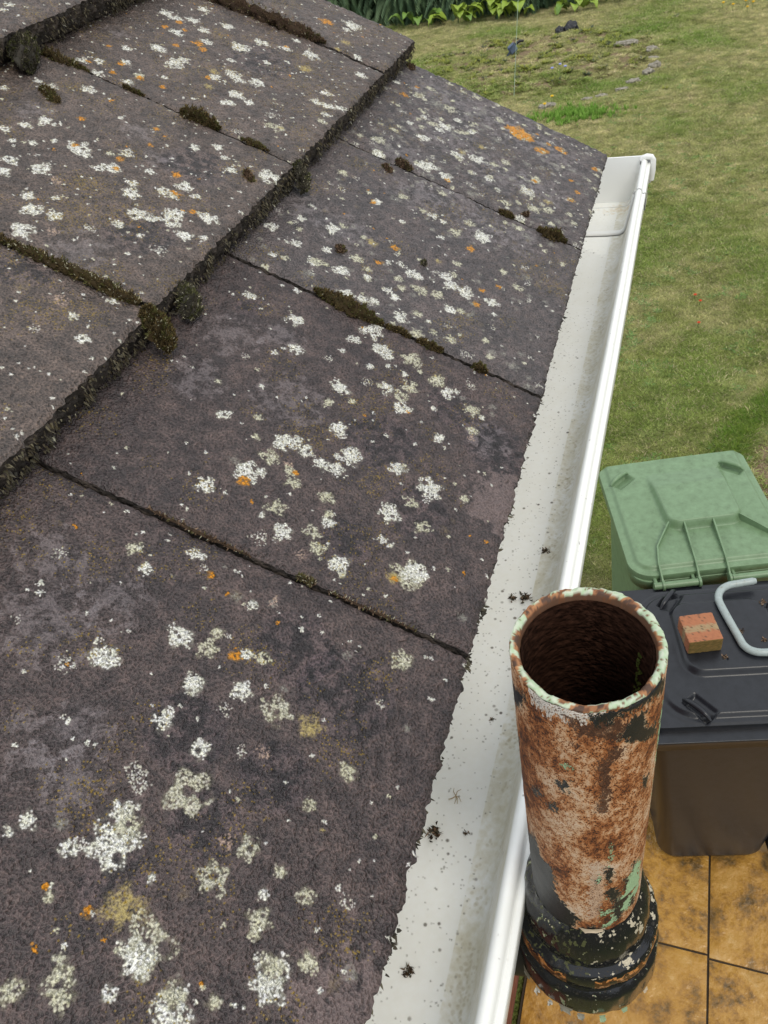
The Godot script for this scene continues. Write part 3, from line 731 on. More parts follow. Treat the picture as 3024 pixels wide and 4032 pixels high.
# cross-section of the gutter, (x, y below the eave), inner side first from the back edge to the front bead, then the outer side back
const GUTTER_IN := [[-0.054, -0.028], [-0.054, -0.05], [-0.053, -0.082], [-0.050, -0.091], [-0.043, -0.0945], [-0.02, -0.0955], [0.010, -0.0955], [0.0245, -0.0945], [0.0302, -0.0905], [0.0330, -0.084], [0.0372, -0.065], [0.0412, -0.047], [0.0432, -0.037], [0.0437, -0.0325], [0.0452, -0.0295], [0.0478, -0.0282], [0.0507, -0.0292], [0.0524, -0.0318], [0.0528, -0.0345], [0.0542, -0.0352], [0.0562, -0.0345], [0.0572, -0.0358], [0.0573, -0.0395]]
const GUTTER_OUT := [[0.0573, -0.0395], [0.0570, -0.050], [0.0535, -0.053], [0.0465, -0.056], [0.0412, -0.066], [0.0362, -0.084], [0.0325, -0.0935], [0.025, -0.0975], [0.008, -0.0985], [-0.044, -0.0975], [-0.053, -0.094], [-0.0565, -0.083], [-0.0565, -0.028], [-0.054, -0.028]]

func extrude(prof: Array, z0: float, z1: float, steps: int, grow := 0.0, flip := false) -> Mb:
	var mb := Mb.new()
	var pts := PackedVector3Array()
	var uvs := PackedVector2Array()
	var wob := noise(61, 0.35, 2)
	var arc := [0.0]
	for j in range(1, prof.size()): arc.append(arc[j - 1] + Vector2(prof[j][0] - prof[j - 1][0], prof[j][1] - prof[j - 1][1]).length())
	for i in steps + 1:
		var z := lerpf(z0, z1, i / float(steps))
		for j in prof.size():
			var d := Vector2.ZERO
			if grow != 0.0:
				var a: Array = prof[maxi(0, j - 1)]
				var b: Array = prof[mini(prof.size() - 1, j + 1)]
				d = Vector2(b[1] - a[1], a[0] - b[0]).normalized() * -grow
			pts.append(Vector3(prof[j][0] + d.x + wob.get_noise_1d(z) * 0.0006, H + prof[j][1] + d.y, z))
			uvs.append(Vector2((z + 0.06) / 1.3, arc[j] / 0.26))
	mb.grid(pts, steps + 1, prof.size(), flip, uvs)
	return mb

func gutter_material() -> StandardMaterial3D:
	# 1.3 m along by 260 mm across: back wall to 71 mm, floor to 132 mm, front wall to 202 mm, then the bead
	rng.seed = 71
	var w := 2048
	var l := 400
	var n1 := noise(72, 110.0, 4).get_image(w, l, false, false, false).get_data()
	var n2 := noise(73, 12.0, 4, 0.6).get_image(w, l, false, false, false).get_data()
	var buf := PackedByteArray()
	buf.resize(w * l * 3)
	var dummy := PackedByteArray()
	dummy.resize(w * l)
	var mm := l / 260.0
	var pz := w / 1300.0
	for j in l:
		var at := j / mm
		# a film of dirt on the front wall, worst along the old water line
		var film := 0.05
		if at > 128.0 and at < 196.0: film = 0.3
		elif at >= 196.0: film = 0.03
		for i in w:
			var k := j * w + i
			var d := clampf(film * (0.85 + (n1[k] - 128) / 110.0) + (n2[k] - 132) / 120.0 * film, 0.0, 0.8)
			buf[k * 3] = int(lerpf(240, 186, d))
			buf[k * 3 + 1] = int(lerpf(241, 176, d))
			buf[k * 3 + 2] = int(lerpf(238, 142, d))
	# black grit, mostly on the floor, thickest round the middle
	for q in 1900:
		var z := rng.randf() * 1300.0
		if z < 330.0 and rng.randf() < 0.75: continue
		var at := rng.randf_range(74, 133)
		if q % 9 == 0: at = rng.randf_range(133, 240)
		var r := rng.randf_range(0.22, 0.5) if q % 13 else rng.randf_range(0.6, 1.3)
		var dk := rng.randi_range(45, 105)
		disc(buf, dummy, w, l, z * pz, at * mm, r * pz, dk, dk - 6, dk - 14, rng.randf_range(0.3, 0.85), 0)
	# brown water marks low on the front wall
	for q in 110:
		var z := rng.randf_range(250, 1300)
		for s in rng.randi_range(3, 12):
			disc(buf, dummy, w, l, (z + s * 1.4) * pz, (139 + rng.randfn(0, 4)) * mm, rng.randf_range(0.5, 1.3) * pz, 160, 146, 112, 0.25, 0)
	# rusty drip near the closed end and a clean wet patch beyond the joint
	for q in 160:
		disc(buf, dummy, w, l, (35 + rng.randfn(0, 8)) * pz, (132 + rng.randfn(0, 12)) * mm, rng.randf_range(1, 3) * pz, 190, 160, 112, 0.1, 0)
	for j in range(int(84 * mm), int(126 * mm)):
		for i in range(int(128 * pz), int(200 * pz)):
			var k := j * w + i
			if i / pz > 160.0 + (j / mm - 90.0) * 0.8 + (n2[k] - 128) * 0.12: continue
			for c in 3: buf[k * 3 + c] = mini(255, buf[k * 3 + c] + 12)
	var m := StandardMaterial3D.new()
	m.albedo_texture = tex(Image.create_from_data(w, l, false, Image.FORMAT_RGB8, buf))
	m.roughness = 0.33
	return m

func make_gutter() -> void:
	var g := thing("gutter", "white plastic roof gutter with grit on its floor along the eave", "gutter")
	var m := gutter_material()
	var white := mat(rgb(241, 242, 241), 0.3)
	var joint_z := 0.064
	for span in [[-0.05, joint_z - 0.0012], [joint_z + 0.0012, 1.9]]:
		var steps := 3 if span[1] < 0.1 else 40
		var mesh := extrude(GUTTER_IN, span[0], span[1], steps).add_to(ArrayMesh.new(), m)
		extrude(GUTTER_OUT, span[0], span[1], steps).add_to(mesh, white)
		part_mesh(mesh, "trough", g)
	var sl := extrude(GUTTER_OUT, joint_z - 0.02, joint_z + 0.02, 2, 0.0016)
	part(sl, "union_bracket", white, g)
	var gap_strip := Mb.new()
	gap_strip = extrude(GUTTER_IN.slice(0, 14), joint_z - 0.0012, joint_z + 0.0012, 1, -0.0008)
	part(gap_strip, "dark_gap_strip", mat(rgb(34, 32, 30), 0.7), g)  # dark strip added to stand for the shade in the joint gap
	# the strap over the joint, standing a little proud of the floor
	var st := Mb.new()
	var inner := GUTTER_IN.slice(3, 13)
	var top := PackedVector3Array()
	var zz := [joint_z - 0.0135, joint_z - 0.0128, joint_z - 0.0105, joint_z - 0.0045, joint_z - 0.0022, joint_z - 0.0015]
	var up := [0.0, 0.0022, 0.003, 0.003, 0.0022, 0.0]
	for i in zz.size():
		var ring := extrude(inner, zz[i], zz[i] + 0.001, 1, up[i] + 0.0003)
		for j in inner.size(): top.append(ring.v[j])
	st.grid(top, zz.size(), inner.size(), false)
	part(st, "union_strap", white, g)
	# closed end: sleeve, end wall, and the clip round the bead
	var e := thing_part("stop_end", g)
	var sleeve := extrude(GUTTER_IN.slice(0, 14), -0.052, -0.035, 1, 0.0014)
	var sm := sleeve.add_to(ArrayMesh.new(), m)
	var lip := Mb.new()
	var ra := extrude(GUTTER_IN.slice(0, 14), -0.035, -0.034, 1, 0.0014)
	var rb := extrude(GUTTER_IN.slice(0, 14), -0.035, -0.034, 1, 0.0)
	for j in 13: lip.quad(ra.v[j], ra.v[j + 1], rb.v[j + 1], rb.v[j], Vector3(0, 0, 1))
	lip.add_to(sm, white)
	part_mesh(sm, "sleeve", e)
	var wall := Mb.new()
	var outline := PackedVector2Array()
	for q in [[-0.058, -0.026], [0.048, -0.0262], [0.056, -0.025], [0.0605, -0.028], [0.0625, -0.034], [0.0622, -0.058], [0.058, -0.066], [0.048, -0.07], [0.042, -0.082], [0.036, -0.0965], [0.026, -0.1015], [-0.045, -0.1005], [-0.057, -0.094]]: outline.append(Vector2(q[0], q[1]))
	var idx := Geometry2D.triangulate_polygon(outline)
	for zf in [-0.0545, -0.0515]:
		for k in range(0, idx.size(), 3):
			wall.tri(Vector3(outline[idx[k]].x, H + outline[idx[k]].y, zf), Vector3(outline[idx[k + 1]].x, H + outline[idx[k + 1]].y, zf), Vector3(outline[idx[k + 2]].x, H + outline[idx[k + 2]].y, zf), Vector3(0, 0, -1 if zf < -0.053 else 1))
	for k in outline.size():
		var a := outline[k]
		var b := outline[(k + 1) % outline.size()]
		wall.quad(Vector3(a.x, H + a.y, -0.0545), Vector3(b.x, H + b.y, -0.0545), Vector3(b.x, H + b.y, -0.0515), Vector3(a.x, H + a.y, -0.0515), Vector3((a + b).x * 0.5 - 0.0, (a + b).y * 0.5 + 0.06, 0))
	part(wall, "end_wall", white, e)
	var clip := Mb.new()
	clip.tube(PackedVector3Array([Vector3(0.0445, H - 0.031, -0.047), Vector3(0.0465, H - 0.0268, -0.047), Vector3(0.051, H - 0.0255, -0.047), Vector3(0.0575, H - 0.0265, -0.047), Vector3(0.0605, H - 0.031, -0.047), Vector3(0.0607, H - 0.045, -0.047), Vector3(0.059, H - 0.06, -0.047)]), [0.0042], 10)
	part(clip, "clip", white, e)
	# crumbs of moss and dirt lying in the trough, larger ones each on its own
	var spots := [[0, 0.0164, 0.7077, 0.0042, "dark moss crumb alone on the gutter floor beyond the rusty pipe"], [0, -0.0018, 0.7666, 0.0045, "curled brown crumb on the gutter floor beside the rusty pipe's rim"], [0, 0.0087, 0.7649, 0.0058, "largest dark crumb in the gutter, half behind the pipe's rim"], [0, -0.0156, 0.9811, 0.0062, "spiky dark twig crumb in the gutter left of the rusty pipe"], [0, 0.0051, 0.9763, 0.0022, "small dark crumb to the right of the spiky twig crumb"], [0, -0.0096, 1.0676, 0.0042, "dark crumb in the gutter lowest in the photo"], [0, 0.0043, 0.887, 0.002, "tiny dark crumb in the gutter just left of the pipe's side"]]
	for q in spots.size():
		var s: Array = spots[q]
		rng.seed = 80 + q
		var mb := Mb.new()
		for k in 46:
			var d := Vector3(rng.randf_range(-1, 1), rng.randf_range(0.0, 0.8), rng.randf_range(-1, 1)).normalized()
			var p: Vector3 = Vector3(rng.randfn(0, 0.35), rng.randf() * 0.3, rng.randfn(0, 0.35)) * s[3]
			mb.col = MOSS_BROWN[k % 4] if k % 3 else MOSS_DARK[k % 4]
			mb.blade(p, d * s[3] * rng.randf_range(0.3, 0.9), d.cross(Vector3(rng.randf() - 0.5, rng.randf() - 0.5, rng.randf() - 0.5)).normalized(), s[3] * rng.randf_range(0.08, 0.22))
		var o := part(mb, "moss_crumb", vmat(0.95, 0.2), self)
		o.position = Vector3(s[1], H - 0.0952, s[2])
		tag(o, s[4], "debris", "crumbs lying in the gutter")
	var tw := Mb.new()
	tw.col = Color(0.42, 0.33, 0.2)
	rng.seed = 90
	for k in 7:
		var a := rng.randf() * TAU
		tw.tube(PackedVector3Array([Vector3.ZERO, Vector3(cos(a) * 0.003, 0.0012, sin(a) * 0.003), Vector3(cos(a + 0.3) * 0.006, 0.0004, sin(a + 0.3) * 0.006)]), [0.0003, 0.00025, 0.00015], 4)
	var sp := part(tw, "dry_grass_wisp", vmat(0.8), self)
	sp.position = Vector3(-0.0079, H - 0.0951, 0.952)
	tag(sp, "tiny pale straw wisp lying on the gutter floor", "debris", "crumbs lying in the gutter")

func thing_part(called: String, parent: Node3D) -> Node3D:
	var o := Node3D.new()
	o.name = called
	parent.add_child(o, true)
	return o

# what is left of the paint on the pipe: [layer, outline as angle in degrees, mm below the rim]
const PAINT := [
	["white", [-40,-3, -23,-4, -2,-6, 12,-5, 19,2, 14,5, 3,7, -10,8, -24,9, -36,8]],
	["black", [-74,16, -62,14, -43,7, -46,12, -56,22, -74,33]],
	["black", [8,2, 21,2, 34,1, 42,-1, 61,-4, 74,2, 78,11, 58,6, 45,5, 30,5, 21,8, 12,8]],
	["black", [31,19, 35,11, 43,8, 53,10, 53,20, 68,27, 74,38, 59,30, 53,28, 41,24]],
	["brown", [-13,5, -2,6, 7,8, 25,7, 36,6, 33,12, 30,19, 16,17, 7,14, 1,16, -1,10]],
	["brown", [22,27, 26,23, 37,27, 32,32, 25,35, 25,47, 26,58, 24,74, 15,73, 19,57, 15,40, 14,34, 20,32]],
	["black", [-17,55, -12,51, -8,51, -7,57, -13,60, -16,60]],
	["black", [-46,79, -36,71, -33,73, -40,81]],
	["black", [-74,57, -61,51, -70,60, -74,61]],
	["black", [-28,80, -19,73, -18,79, -26,83]],
	["mint", [-11,38, -7,36, -6,39, -9,41]],
	["brown", [-3,20, 3,21, 2,25, -3,24]],
	["black", [-74,148, -47,126, -44,134, -42,142, -27,142, -25,156, -25,169, -13,180, 1,191, -6,204, -8,213, -27,234, -73,286, -73,235, -74,186]],
	["cream", [10,122, 19,120, 24,131, 20,141, 24,154, 21,174, 19,188, 9,189, 10,149]],
	["mint", [27,106, 30,104, 31,109, 28,110]],
	["mint", [30,110, 33,110, 31,125, 32,133, 32,150, 37,158, 43,164, 40,175, 37,179, 26,175, 23,162, 26,151, 17,142, 20,137, 26,131, 28,121]],
	["mint", [22,177, 36,176, 36,192, 42,197, 38,199, 26,204, 24,194]],
	["black", [25,128, 30,128, 32,138, 31,146, 27,147, 25,140]],
	["black", [25,159, 31,152, 39,159, 41,168, 36,176, 31,165]],
	["black", [34,178, 43,169, 62,181, 67,197, 49,189, 45,198, 39,197]],
	["mint", [43,174, 52,150, 64,141, 71,154, 74,189, 65,202, 46,190]],
	["black", [54,138, 59,140, 59,149, 55,144]],
	["black", [44,149, 49,149, 51,158, 46,156]],
	["black", [15,140, 19,139, 18,144]],
	["black", [-6,208, 14,199, 23,207, 28,235, 15,236, -3,232]],
	["black", [58,60, 64,62, 65,74, 59,68]],
	["black", [-150,20, -100,30, -82,60, -78,110, -80,150, -110,190, -150,200, -170,120]],
	["mint", [80,20, 100,30, 110,80, 95,120, 82,90]],
	["black", [95,100, 130,90, 150,150, 120,205, 88,190]],
]
const PAINT_RGB := {"white": [218, 214, 208], "black": [32, 33, 36], "brown": [62, 38, 26], "mint": [158, 188, 148], "cream": [196, 172, 152]}

func pipe_material() -> StandardMaterial3D:
	var w := 1200
	var l := 1000            # 360 degrees by 220 mm
	rng.seed = 201
	var big := noise(202, 200.0, 5, 0.6).get_image(w, l, false, false, false).get_data()
	var f2 := noise(203, 22.0, 4, 0.65)
	var mid := f2.get_image(w, l, false, false, false).get_data()
	var fine := noise(204, 6.5, 2, 0.6).get_image(w, l, false, false, false).get_data()
	var buf := PackedByteArray()
	buf.resize(w * l * 3)
	var hgt := PackedByteArray()
	hgt.resize(w * l)
	var rgh := PackedByteArray()
	rgh.resize(w * l)
	var g := Gradient.new()
	g.offsets = PackedFloat32Array([0.0, 0.24, 0.40, 0.52, 0.62, 0.75, 1.0])
	g.colors = PackedColorArray([rgb(44, 24, 14), rgb(80, 42, 20), rgb(128, 72, 34), rgb(162, 100, 54), rgb(184, 130, 88), rgb(202, 164, 130), rgb(212, 188, 164)])
	var lut := PackedByteArray()
	for i in 256:
		var q := g.sample(i / 255.0)
		lut.append_array([int(q.r * 255), int(q.g * 255), int(q.b * 255)])
	for i in w * l:
		var t := clampi((big[i] * 11 + mid[i] * 5 + fine[i] * 2) / 18 * 2 - 106, 0, 255)
		if fine[i] < 96 and mid[i] < 142: t = maxi(0, t - 80)
		buf[i * 3] = lut[t * 3]
		buf[i * 3 + 1] = lut[t * 3 + 1]
		buf[i * 3 + 2] = lut[t * 3 + 2]
		hgt[i] = (mid[i] + fine[i]) / 5
		rgh[i] = 190
	for layer in PAINT:
		var flat := PackedVector2Array()
		var a: Array = layer[1]
		for i in range(0, a.size(), 2): flat.append(Vector2(a[i] * 0.5, a[i + 1]))   # half a mm per degree, near enough to square
		var cl: Array = PAINT_RGB[layer[0]]
		var rims := Geometry2D.offset_polygon(flat, 0.55)
		var box := Rect2(flat[0], Vector2.ZERO)
		for p in flat: box = box.expand(p)
		box = box.grow(2.0)
		for j in range(maxi(0, int(box.position.y / 0.22)), mini(l, int(box.end.y / 0.22))):
			for i in range(int((box.position.x + 90.0) / 180.0 * w), int((box.end.x + 90.0) / 180.0 * w)):
				var ii := posmod(i, w)
				var k := j * w + ii
				var p := Vector2(i * 180.0 / w - 90.0, j * 0.22) + Vector2((mid[k] - 128) * 0.030 + (fine[k] - 128) * 0.012, (mid[(k + 4000) % (w * l)] - 128) * 0.034 + (fine[k] - 128) * 0.01)
				var inside := Geometry2D.is_point_in_polygon(p, flat)
				var edge: bool = not inside and layer[0] == "black" and rims.size() > 0 and Geometry2D.is_point_in_polygon(p, rims[0])
				if layer[0] == "brown" or layer[0] == "cream" or layer[0] == "white":
					if inside:
						var s := 0.8 if layer[0] == "brown" else (0.92 if layer[0] == "white" else 0.72)
						if fine[k] < 96: s *= 0.35
						for c in 3: buf[k * 3 + c] = int(lerpf(buf[k * 3 + c], cl[c], s))
				elif inside and not (layer[0] == "mint" and big[(k + w * 211) % (w * l)] + mid[k] / 4 < 146):
					var t := 0.82 + (mid[k] + fine[k]) / 720.0 * 0.5
					for c in 3: buf[k * 3 + c] = clampi(int(cl[c] * t), 0, 255)
					hgt[k] = mini(255, 130 + fine[k] / 6)
					rgh[k] = 120 if layer[0] == "black" else 160
				elif edge and fine[k] > 104:
					for c in 3: buf[k * 3 + c] = int(lerpf(buf[k * 3 + c], [176, 172, 146][c], 0.6))
					hgt[k] = 110
	var m := StandardMaterial3D.new()
	m.albedo_texture = tex(Image.create_from_data(w, l, false, Image.FORMAT_RGB8, buf))
	m.roughness = 1.0
	m.roughness_texture = tex(Image.create_from_data(w, l, false, Image.FORMAT_L8, rgh))
	bump(m, tex(Image.create_from_data(w, l, false, Image.FORMAT_L8, hgt)), 0.12)
	return m

func collar_material() -> StandardMaterial3D:
	var w := 1024
	var l := 400             # 360 degrees by the 100 mm of the profile
	var big := noise(212, 90.0, 4, 0.6).get_image(w, l, false, false, false).get_data()
	var mid := noise(213, 26.0, 4, 0.6).get_image(w, l, false, false, false).get_data()
	var fine := noise(214, 5.0, 2, 0.6).get_image(w, l, false, false, false).get_data()
	var buf := PackedByteArray()
	buf.resize(w * l * 3)
	var hgt := PackedByteArray()
	hgt.resize(w * l)
	var rgh := PackedByteArray()
	rgh.resize(w * l)
	for j in l:
		var v := j / float(l - 1)
		for i in w:
			var k := j * w + i
			var a := i * 360.0 / w - 180.0
			var b := big[k] - 128 + (mid[k] - 128) * 0.7
			var c := [24, 25, 30]
			var r := 36
			var hh := 120 + fine[k] / 8
			# the raised ring has lost its paint in two stretches
			var ring := absf(v - 0.485 - b * 0.0005) < 0.06
			var bare := (a > -66 and a < -8) or (a > 14 and a < 90)
			if ring and bare and b > -38:
				c = [84, 50, 24]
				r = 110
				hh = 70 + fine[k] / 6
				if absf(v - 0.485 - b * 0.0005) > 0.038 and mid[k] > 108: c = [198, 132, 74]
				elif mid[k] > 158: c = [190, 140, 100]
			elif big[k] + mid[k] > 312 and v < 0.42 and a > 10:
				c = [188, 178, 156]
				r = 130
			elif mid[k] > 172 and big[k] > 140 and (v > 0.72 or v < 0.2):
				c = [176, 164, 140] if fine[k] > 120 else [136, 160, 124]
				r = 140
			elif mid[k] > 160 and a < 12 and v < 0.42:
				c = [74, 76, 46]
				r = 130
			elif mid[k] < 76:
				c = [44, 40, 34]
				r = 140
			for q in 3: buf[k * 3 + q] = clampi(int(c[q] * (0.86 + fine[k] / 900.0)), 0, 255)
			hgt[k] = hh
			rgh[k] = r
	var m := StandardMaterial3D.new()
	m.albedo_texture = tex(Image.create_from_data(w, l, false, Image.FORMAT_RGB8, buf))
	m.roughness = 1.0
	m.roughness_texture = tex(Image.create_from_data(w, l, false, Image.FORMAT_L8, rgh))
	bump(m, tex(Image.create_from_data(w, l, false, Image.FORMAT_L8, hgt)), 0.04)
	return m

func make_pipe() -> void:
	var t := thing("vent_pipe", "rusty iron vent pipe with peeling black and mint paint beside the gutter", "pipe", PIPE)
	var wob := noise(221, 0.012, 3)
	var top := H + 0.182
	var seg := 160
	# shaft; u = 0.5 looks at the camera side
	var pts := PackedVector3Array()
	var uvs := PackedVector2Array()
	var rows := 90
	var rim_y := PackedFloat32Array()
	for j in seg + 1:
		var a := TAU * (j % seg) / seg - PI
		rim_y.append(top + wob.get_noise_2d(sin(a) * 0.04, cos(a) * 0.04) * 0.0012)
	for i in rows:
		var h := 0.215 * i / (rows - 1.0)
		for j in seg + 1:
			var a := TAU * (j % seg) / seg - PI
			var r := PIPE_R + wob.get_noise_3d(sin(a) * PIPE_R, h, cos(a) * PIPE_R) * 0.00028
			var y := lerpf(rim_y[j], top - h, minf(1.0, i / 4.0))
			if i == 0: r -= 0.0005
			pts.append(Vector3(sin(a) * r, y, cos(a) * r))
			uvs.append(Vector2(float(j) / seg, h / 0.22))
	var mb := Mb.new()
	mb.grid(pts, rows, seg + 1, false, uvs, PackedColorArray(), true)
	part(mb, "shaft", pipe_material(), t)
	# the sawn rim with scraps of paint on it
	var rb := Mb.new()
	var rp := PackedVector3Array()
	var rc := PackedColorArray()
	var seg2 := 320
	var pn := noise(222, 0.011, 2)
	var pf := noise(223, 0.0035, 2)
	var rim := [[0.0282, 0.0], [0.0285, 0.0007], [0.0282, 0.0013], [0.0274, 0.0016], [0.0264, 0.0015], [0.0256, 0.0010], [0.0251, 0.0], [0.0246, -0.003]]
	for i in rim.size():
		for j in seg2 + 1:
			var a := TAU * (j % seg2) / seg2 - PI
			var d := Vector3(sin(a), 0, cos(a))
			var q: Vector3 = d * rim[i][0]
			var s := pn.get_noise_3d(q.x, i * 0.0012, q.z)
			var f := pf.get_noise_3d(q.x, i * 0.002, q.z)
			var y: float = lerpf(rim_y[mini(seg, j / 2)], rim_y[mini(seg, (j + 1) / 2)], 0.5) + rim[i][1] + f * 0.0003 + (0.0003 if s > 0.0 else 0.0)
			rp.append(d * (rim[i][0] + f * 0.0003) + Vector3(0, y, 0))
			var c := Color(0.24, 0.1, 0.045).lerp(Color(0.42, 0.2, 0.09), clampf(f + 0.5, 0, 1))
			if s > -0.16: c = Color(0.40, 0.52, 0.34).lerp(Color(0.56, 0.6, 0.48), clampf(f * 2.0 + 0.3, 0, 1))
			elif s < -0.4: c = Color(0.09, 0.05, 0.035)
			if i >= 6: c = Color(0.13, 0.07, 0.042)
			if f < -0.33: c = Color(0.16, 0.07, 0.035)
			rc.append(c)
	rb.grid(rp, rim.size(), seg2 + 1, true, PackedVector2Array(), rc, true)
	part(rb, "rim", vmat(0.6, 0.4), t)
	# the rusted bore
	var inner := mat(rgb(80, 54, 42), 0.95, 0.2)
	inner.albedo_texture = ramp_tex(224, 256, 20.0, [[0.0, rgb(90, 80, 74)], [1.0, rgb(255, 255, 255)]])
	triplanar(inner, 14.0)
	bump(inner, grey_tex(225, 256, 14.0), 0.15)
	var ib := Mb.new()
	var prof := []
	for i in 11: prof.append(Vector2(0.0244, top - 0.002 - i * 0.028))
	prof.append(Vector2(0.0, top - 0.284))
	ib.lathe(prof, Vector3.ZERO, 64, true)
	part(ib, "bore", inner, t)
	# a streak of green algae down the inside
	var al := Mb.new()
	rng.seed = 226
	for k in 160:
		var h := rng.randf_range(0.02, 0.1)
		var a := PI * 0.72 + rng.randfn(0, 0.03 + h * 0.25)
		var d := Vector3(sin(a), 0, cos(a))
		al.col = Color(0.05, 0.06, 0.015).lerp(Color(0.09, 0.1, 0.025), rng.randf())
		al.blade(d * 0.0243 + Vector3(0, top - h, 0), -d * 0.0006 + Vector3(0, -rng.randf_range(0.0004, 0.0014), 0), d.cross(Vector3.UP), rng.randf_range(0.0003, 0.0008))
	var ao := part(al, "algae_streak", vmat(0.9, 0.2), t)
	tag(ao, "green algae streak inside the pipe", "", "", "stuff")
	# socket collar
	var cp := [[0.0287, -0.024], [0.0303, -0.0270], [0.0326, -0.0310], [0.0342, -0.0380], [0.0350, -0.0460], [0.0352, -0.0520], [0.0350, -0.0575], [0.0356, -0.0598], [0.0390, -0.0618], [0.0404, -0.0650], [0.0407, -0.0710], [0.0404, -0.0765], [0.0392, -0.0792], [0.0378, -0.0806], [0.0378, -0.0865], [0.0386, -0.0888], [0.0414, -0.0908], [0.0424, -0.0950], [0.0426, -0.1150], [0.0414, -0.1215], [0.0366, -0.1235], [0.0287, -0.1260]]
	var cpts := PackedVector3Array()
	for i in cp.size():
		for j in seg + 1:
			var a := TAU * (j % seg) / seg - PI
			var r: float = cp[i][0] + wob.get_noise_3d(sin(a) * 0.04, cp[i][1], cos(a) * 0.04) * 0.0011
			cpts.append(Vector3(sin(a) * r, H + cp[i][1], cos(a) * r))
	var cb := Mb.new()
	cb.grid(cpts, cp.size(), seg + 1, false, PackedVector2Array(), PackedColorArray(), true)
	part(cb, "collar", collar_material(), t)
	# the rest of the stack down to the paving
	var black := mat(rgb(30, 31, 35), 0.4)
	var lb := Mb.new()
	# it bends back under the gutter to the wall
	lb.tube(PackedVector3Array([Vector3(0, H - 0.108, 0), Vector3(-0.014, H - 0.116, 0), Vector3(-0.045, H - 0.13, 0), Vector3(-0.085, H - 0.15, 0), Vector3(-0.17, H - 0.19, 0), Vector3(-0.215, H - 0.21, 0), Vector3(-0.24, H - 0.25, 0), Vector3(-0.245, H - 0.32, 0), Vector3(-0.245, 0.02, 0)]), [0.0287], 32)
	part(lb, "lower_shaft", black, t)
	# curls of paint: [angle, mm below the eave, mm long, mm wide, radius, colour, lift]
	var flakes := [[-46, 112, 9, 7, 0.0428, "grey", 0.15], [-33, 116, 6, 3, 0.0428, "white", 0.4], [-8, 113, 9, 9, 0.0428, "grey", 0.2], [4, 117, 7, 5, 0.0427, "grey", 0.3], [20, 118, 5, 4, 0.0427, "mint", 0.4], [-21, 118, 6, 3, 0.0427, "white", 0.4], [38, 115, 5, 4, 0.0428, "mint", 0.2], [-60, 114, 7, 6, 0.0428, "grey", 0.1], [14, 20, 4, 13, 0.0288, "cream", 0.12], [60, 112, 5, 4, 0.0428, "cream", 0.15], [-72, 116, 8, 5, 0.0428, "grey", 0.2]]
	var fcol := {"grey": Color(0.34, 0.32, 0.27), "white": Color(0.6, 0.57, 0.52), "mint": Color(0.3, 0.4, 0.25), "cream": Color(0.58, 0.47, 0.34), "rust": Color(0.4, 0.24, 0.16)}
	rng.seed = 227
	for f in flakes:
		var fb := Mb.new()
		var a := deg_to_rad(f[0])
		var fp := PackedVector3Array()
		var fc := PackedColorArray()
		for i in 6:
			for j in 5:
				var u: float = (j / 4.0 - 0.5) * f[3] * 0.001
				var ragged_edge := rng.randf_range(-0.3, 0.3) if i == 5 or j == 0 or j == 4 else 0.0
				var s: float = (i / 5.0 + ragged_edge) * f[2] * 0.001
				var rr: float = f[4] + 0.0004 + pow(i / 5.0, 2.0) * f[6] * 0.006
				var aa: float = a + (u * (1.0 - 0.35 * i / 5.0) + ragged_edge * 0.002) / f[4]
				fp.append(Vector3(sin(aa) * rr, H - f[1] * 0.001 - s * 0.9, cos(aa) * rr))
				fc.append(fcol[f[5]] * rng.randf_range(0.8, 1.1))
		fb.grid(fp, 6, 5, false, PackedVector2Array(), fc)
		part(fb, "paint_flake", vmat(0.6, 0.4), t)

# outline of a rounded rectangle: half width hx, from zf to zr, corner radii front and rear
func outline(hx: float, zf: float, zr: float, rf: float, rr: float, per := 10) -> PackedVector2Array:
	var o := PackedVector2Array()
	for q in [[hx - rr, zr - rr, rr, 0.0], [hx - rf, zf + rf, rf, -90.0], [-hx + rf, zf + rf, rf, -180.0], [-hx + rr, zr - rr, rr, -270.0]]:
		for i in per + 1:
			# turns from rear right round the front
			var a := deg_to_rad(90.0 + q[3] - 90.0 * i / per)
			o.append(Vector2(q[0] + cos(a) * q[2], q[1] + sin(a) * q[2]))
	return o

func loft(rings: Array) -> Mb:
	var mb := Mb.new()
	var pts := PackedVector3Array()
	var n: int = rings[0][1].size() + 1
	for r in rings:
		for j in n:
			var p: Vector2 = r[1][j % (n - 1)]
			pts.append(Vector3(p.x, r[0], p.y))
	mb.grid(pts, rings.size(), n, false, PackedVector2Array(), PackedColorArray(), true)
	return mb

func half_width(z: float, hx: float, zf: float, zr: float, rf: float, rr: float) -> float:
	if z < zf + rf:
		var d := zf + rf - z
		return hx - rf + sqrt(maxf(0.0, rf * rf - d * d))
	if z > zr - rr:
		var d := z - (zr - rr)
		return hx - rr + sqrt(maxf(0.0, rr * rr - d * d))
	return hx

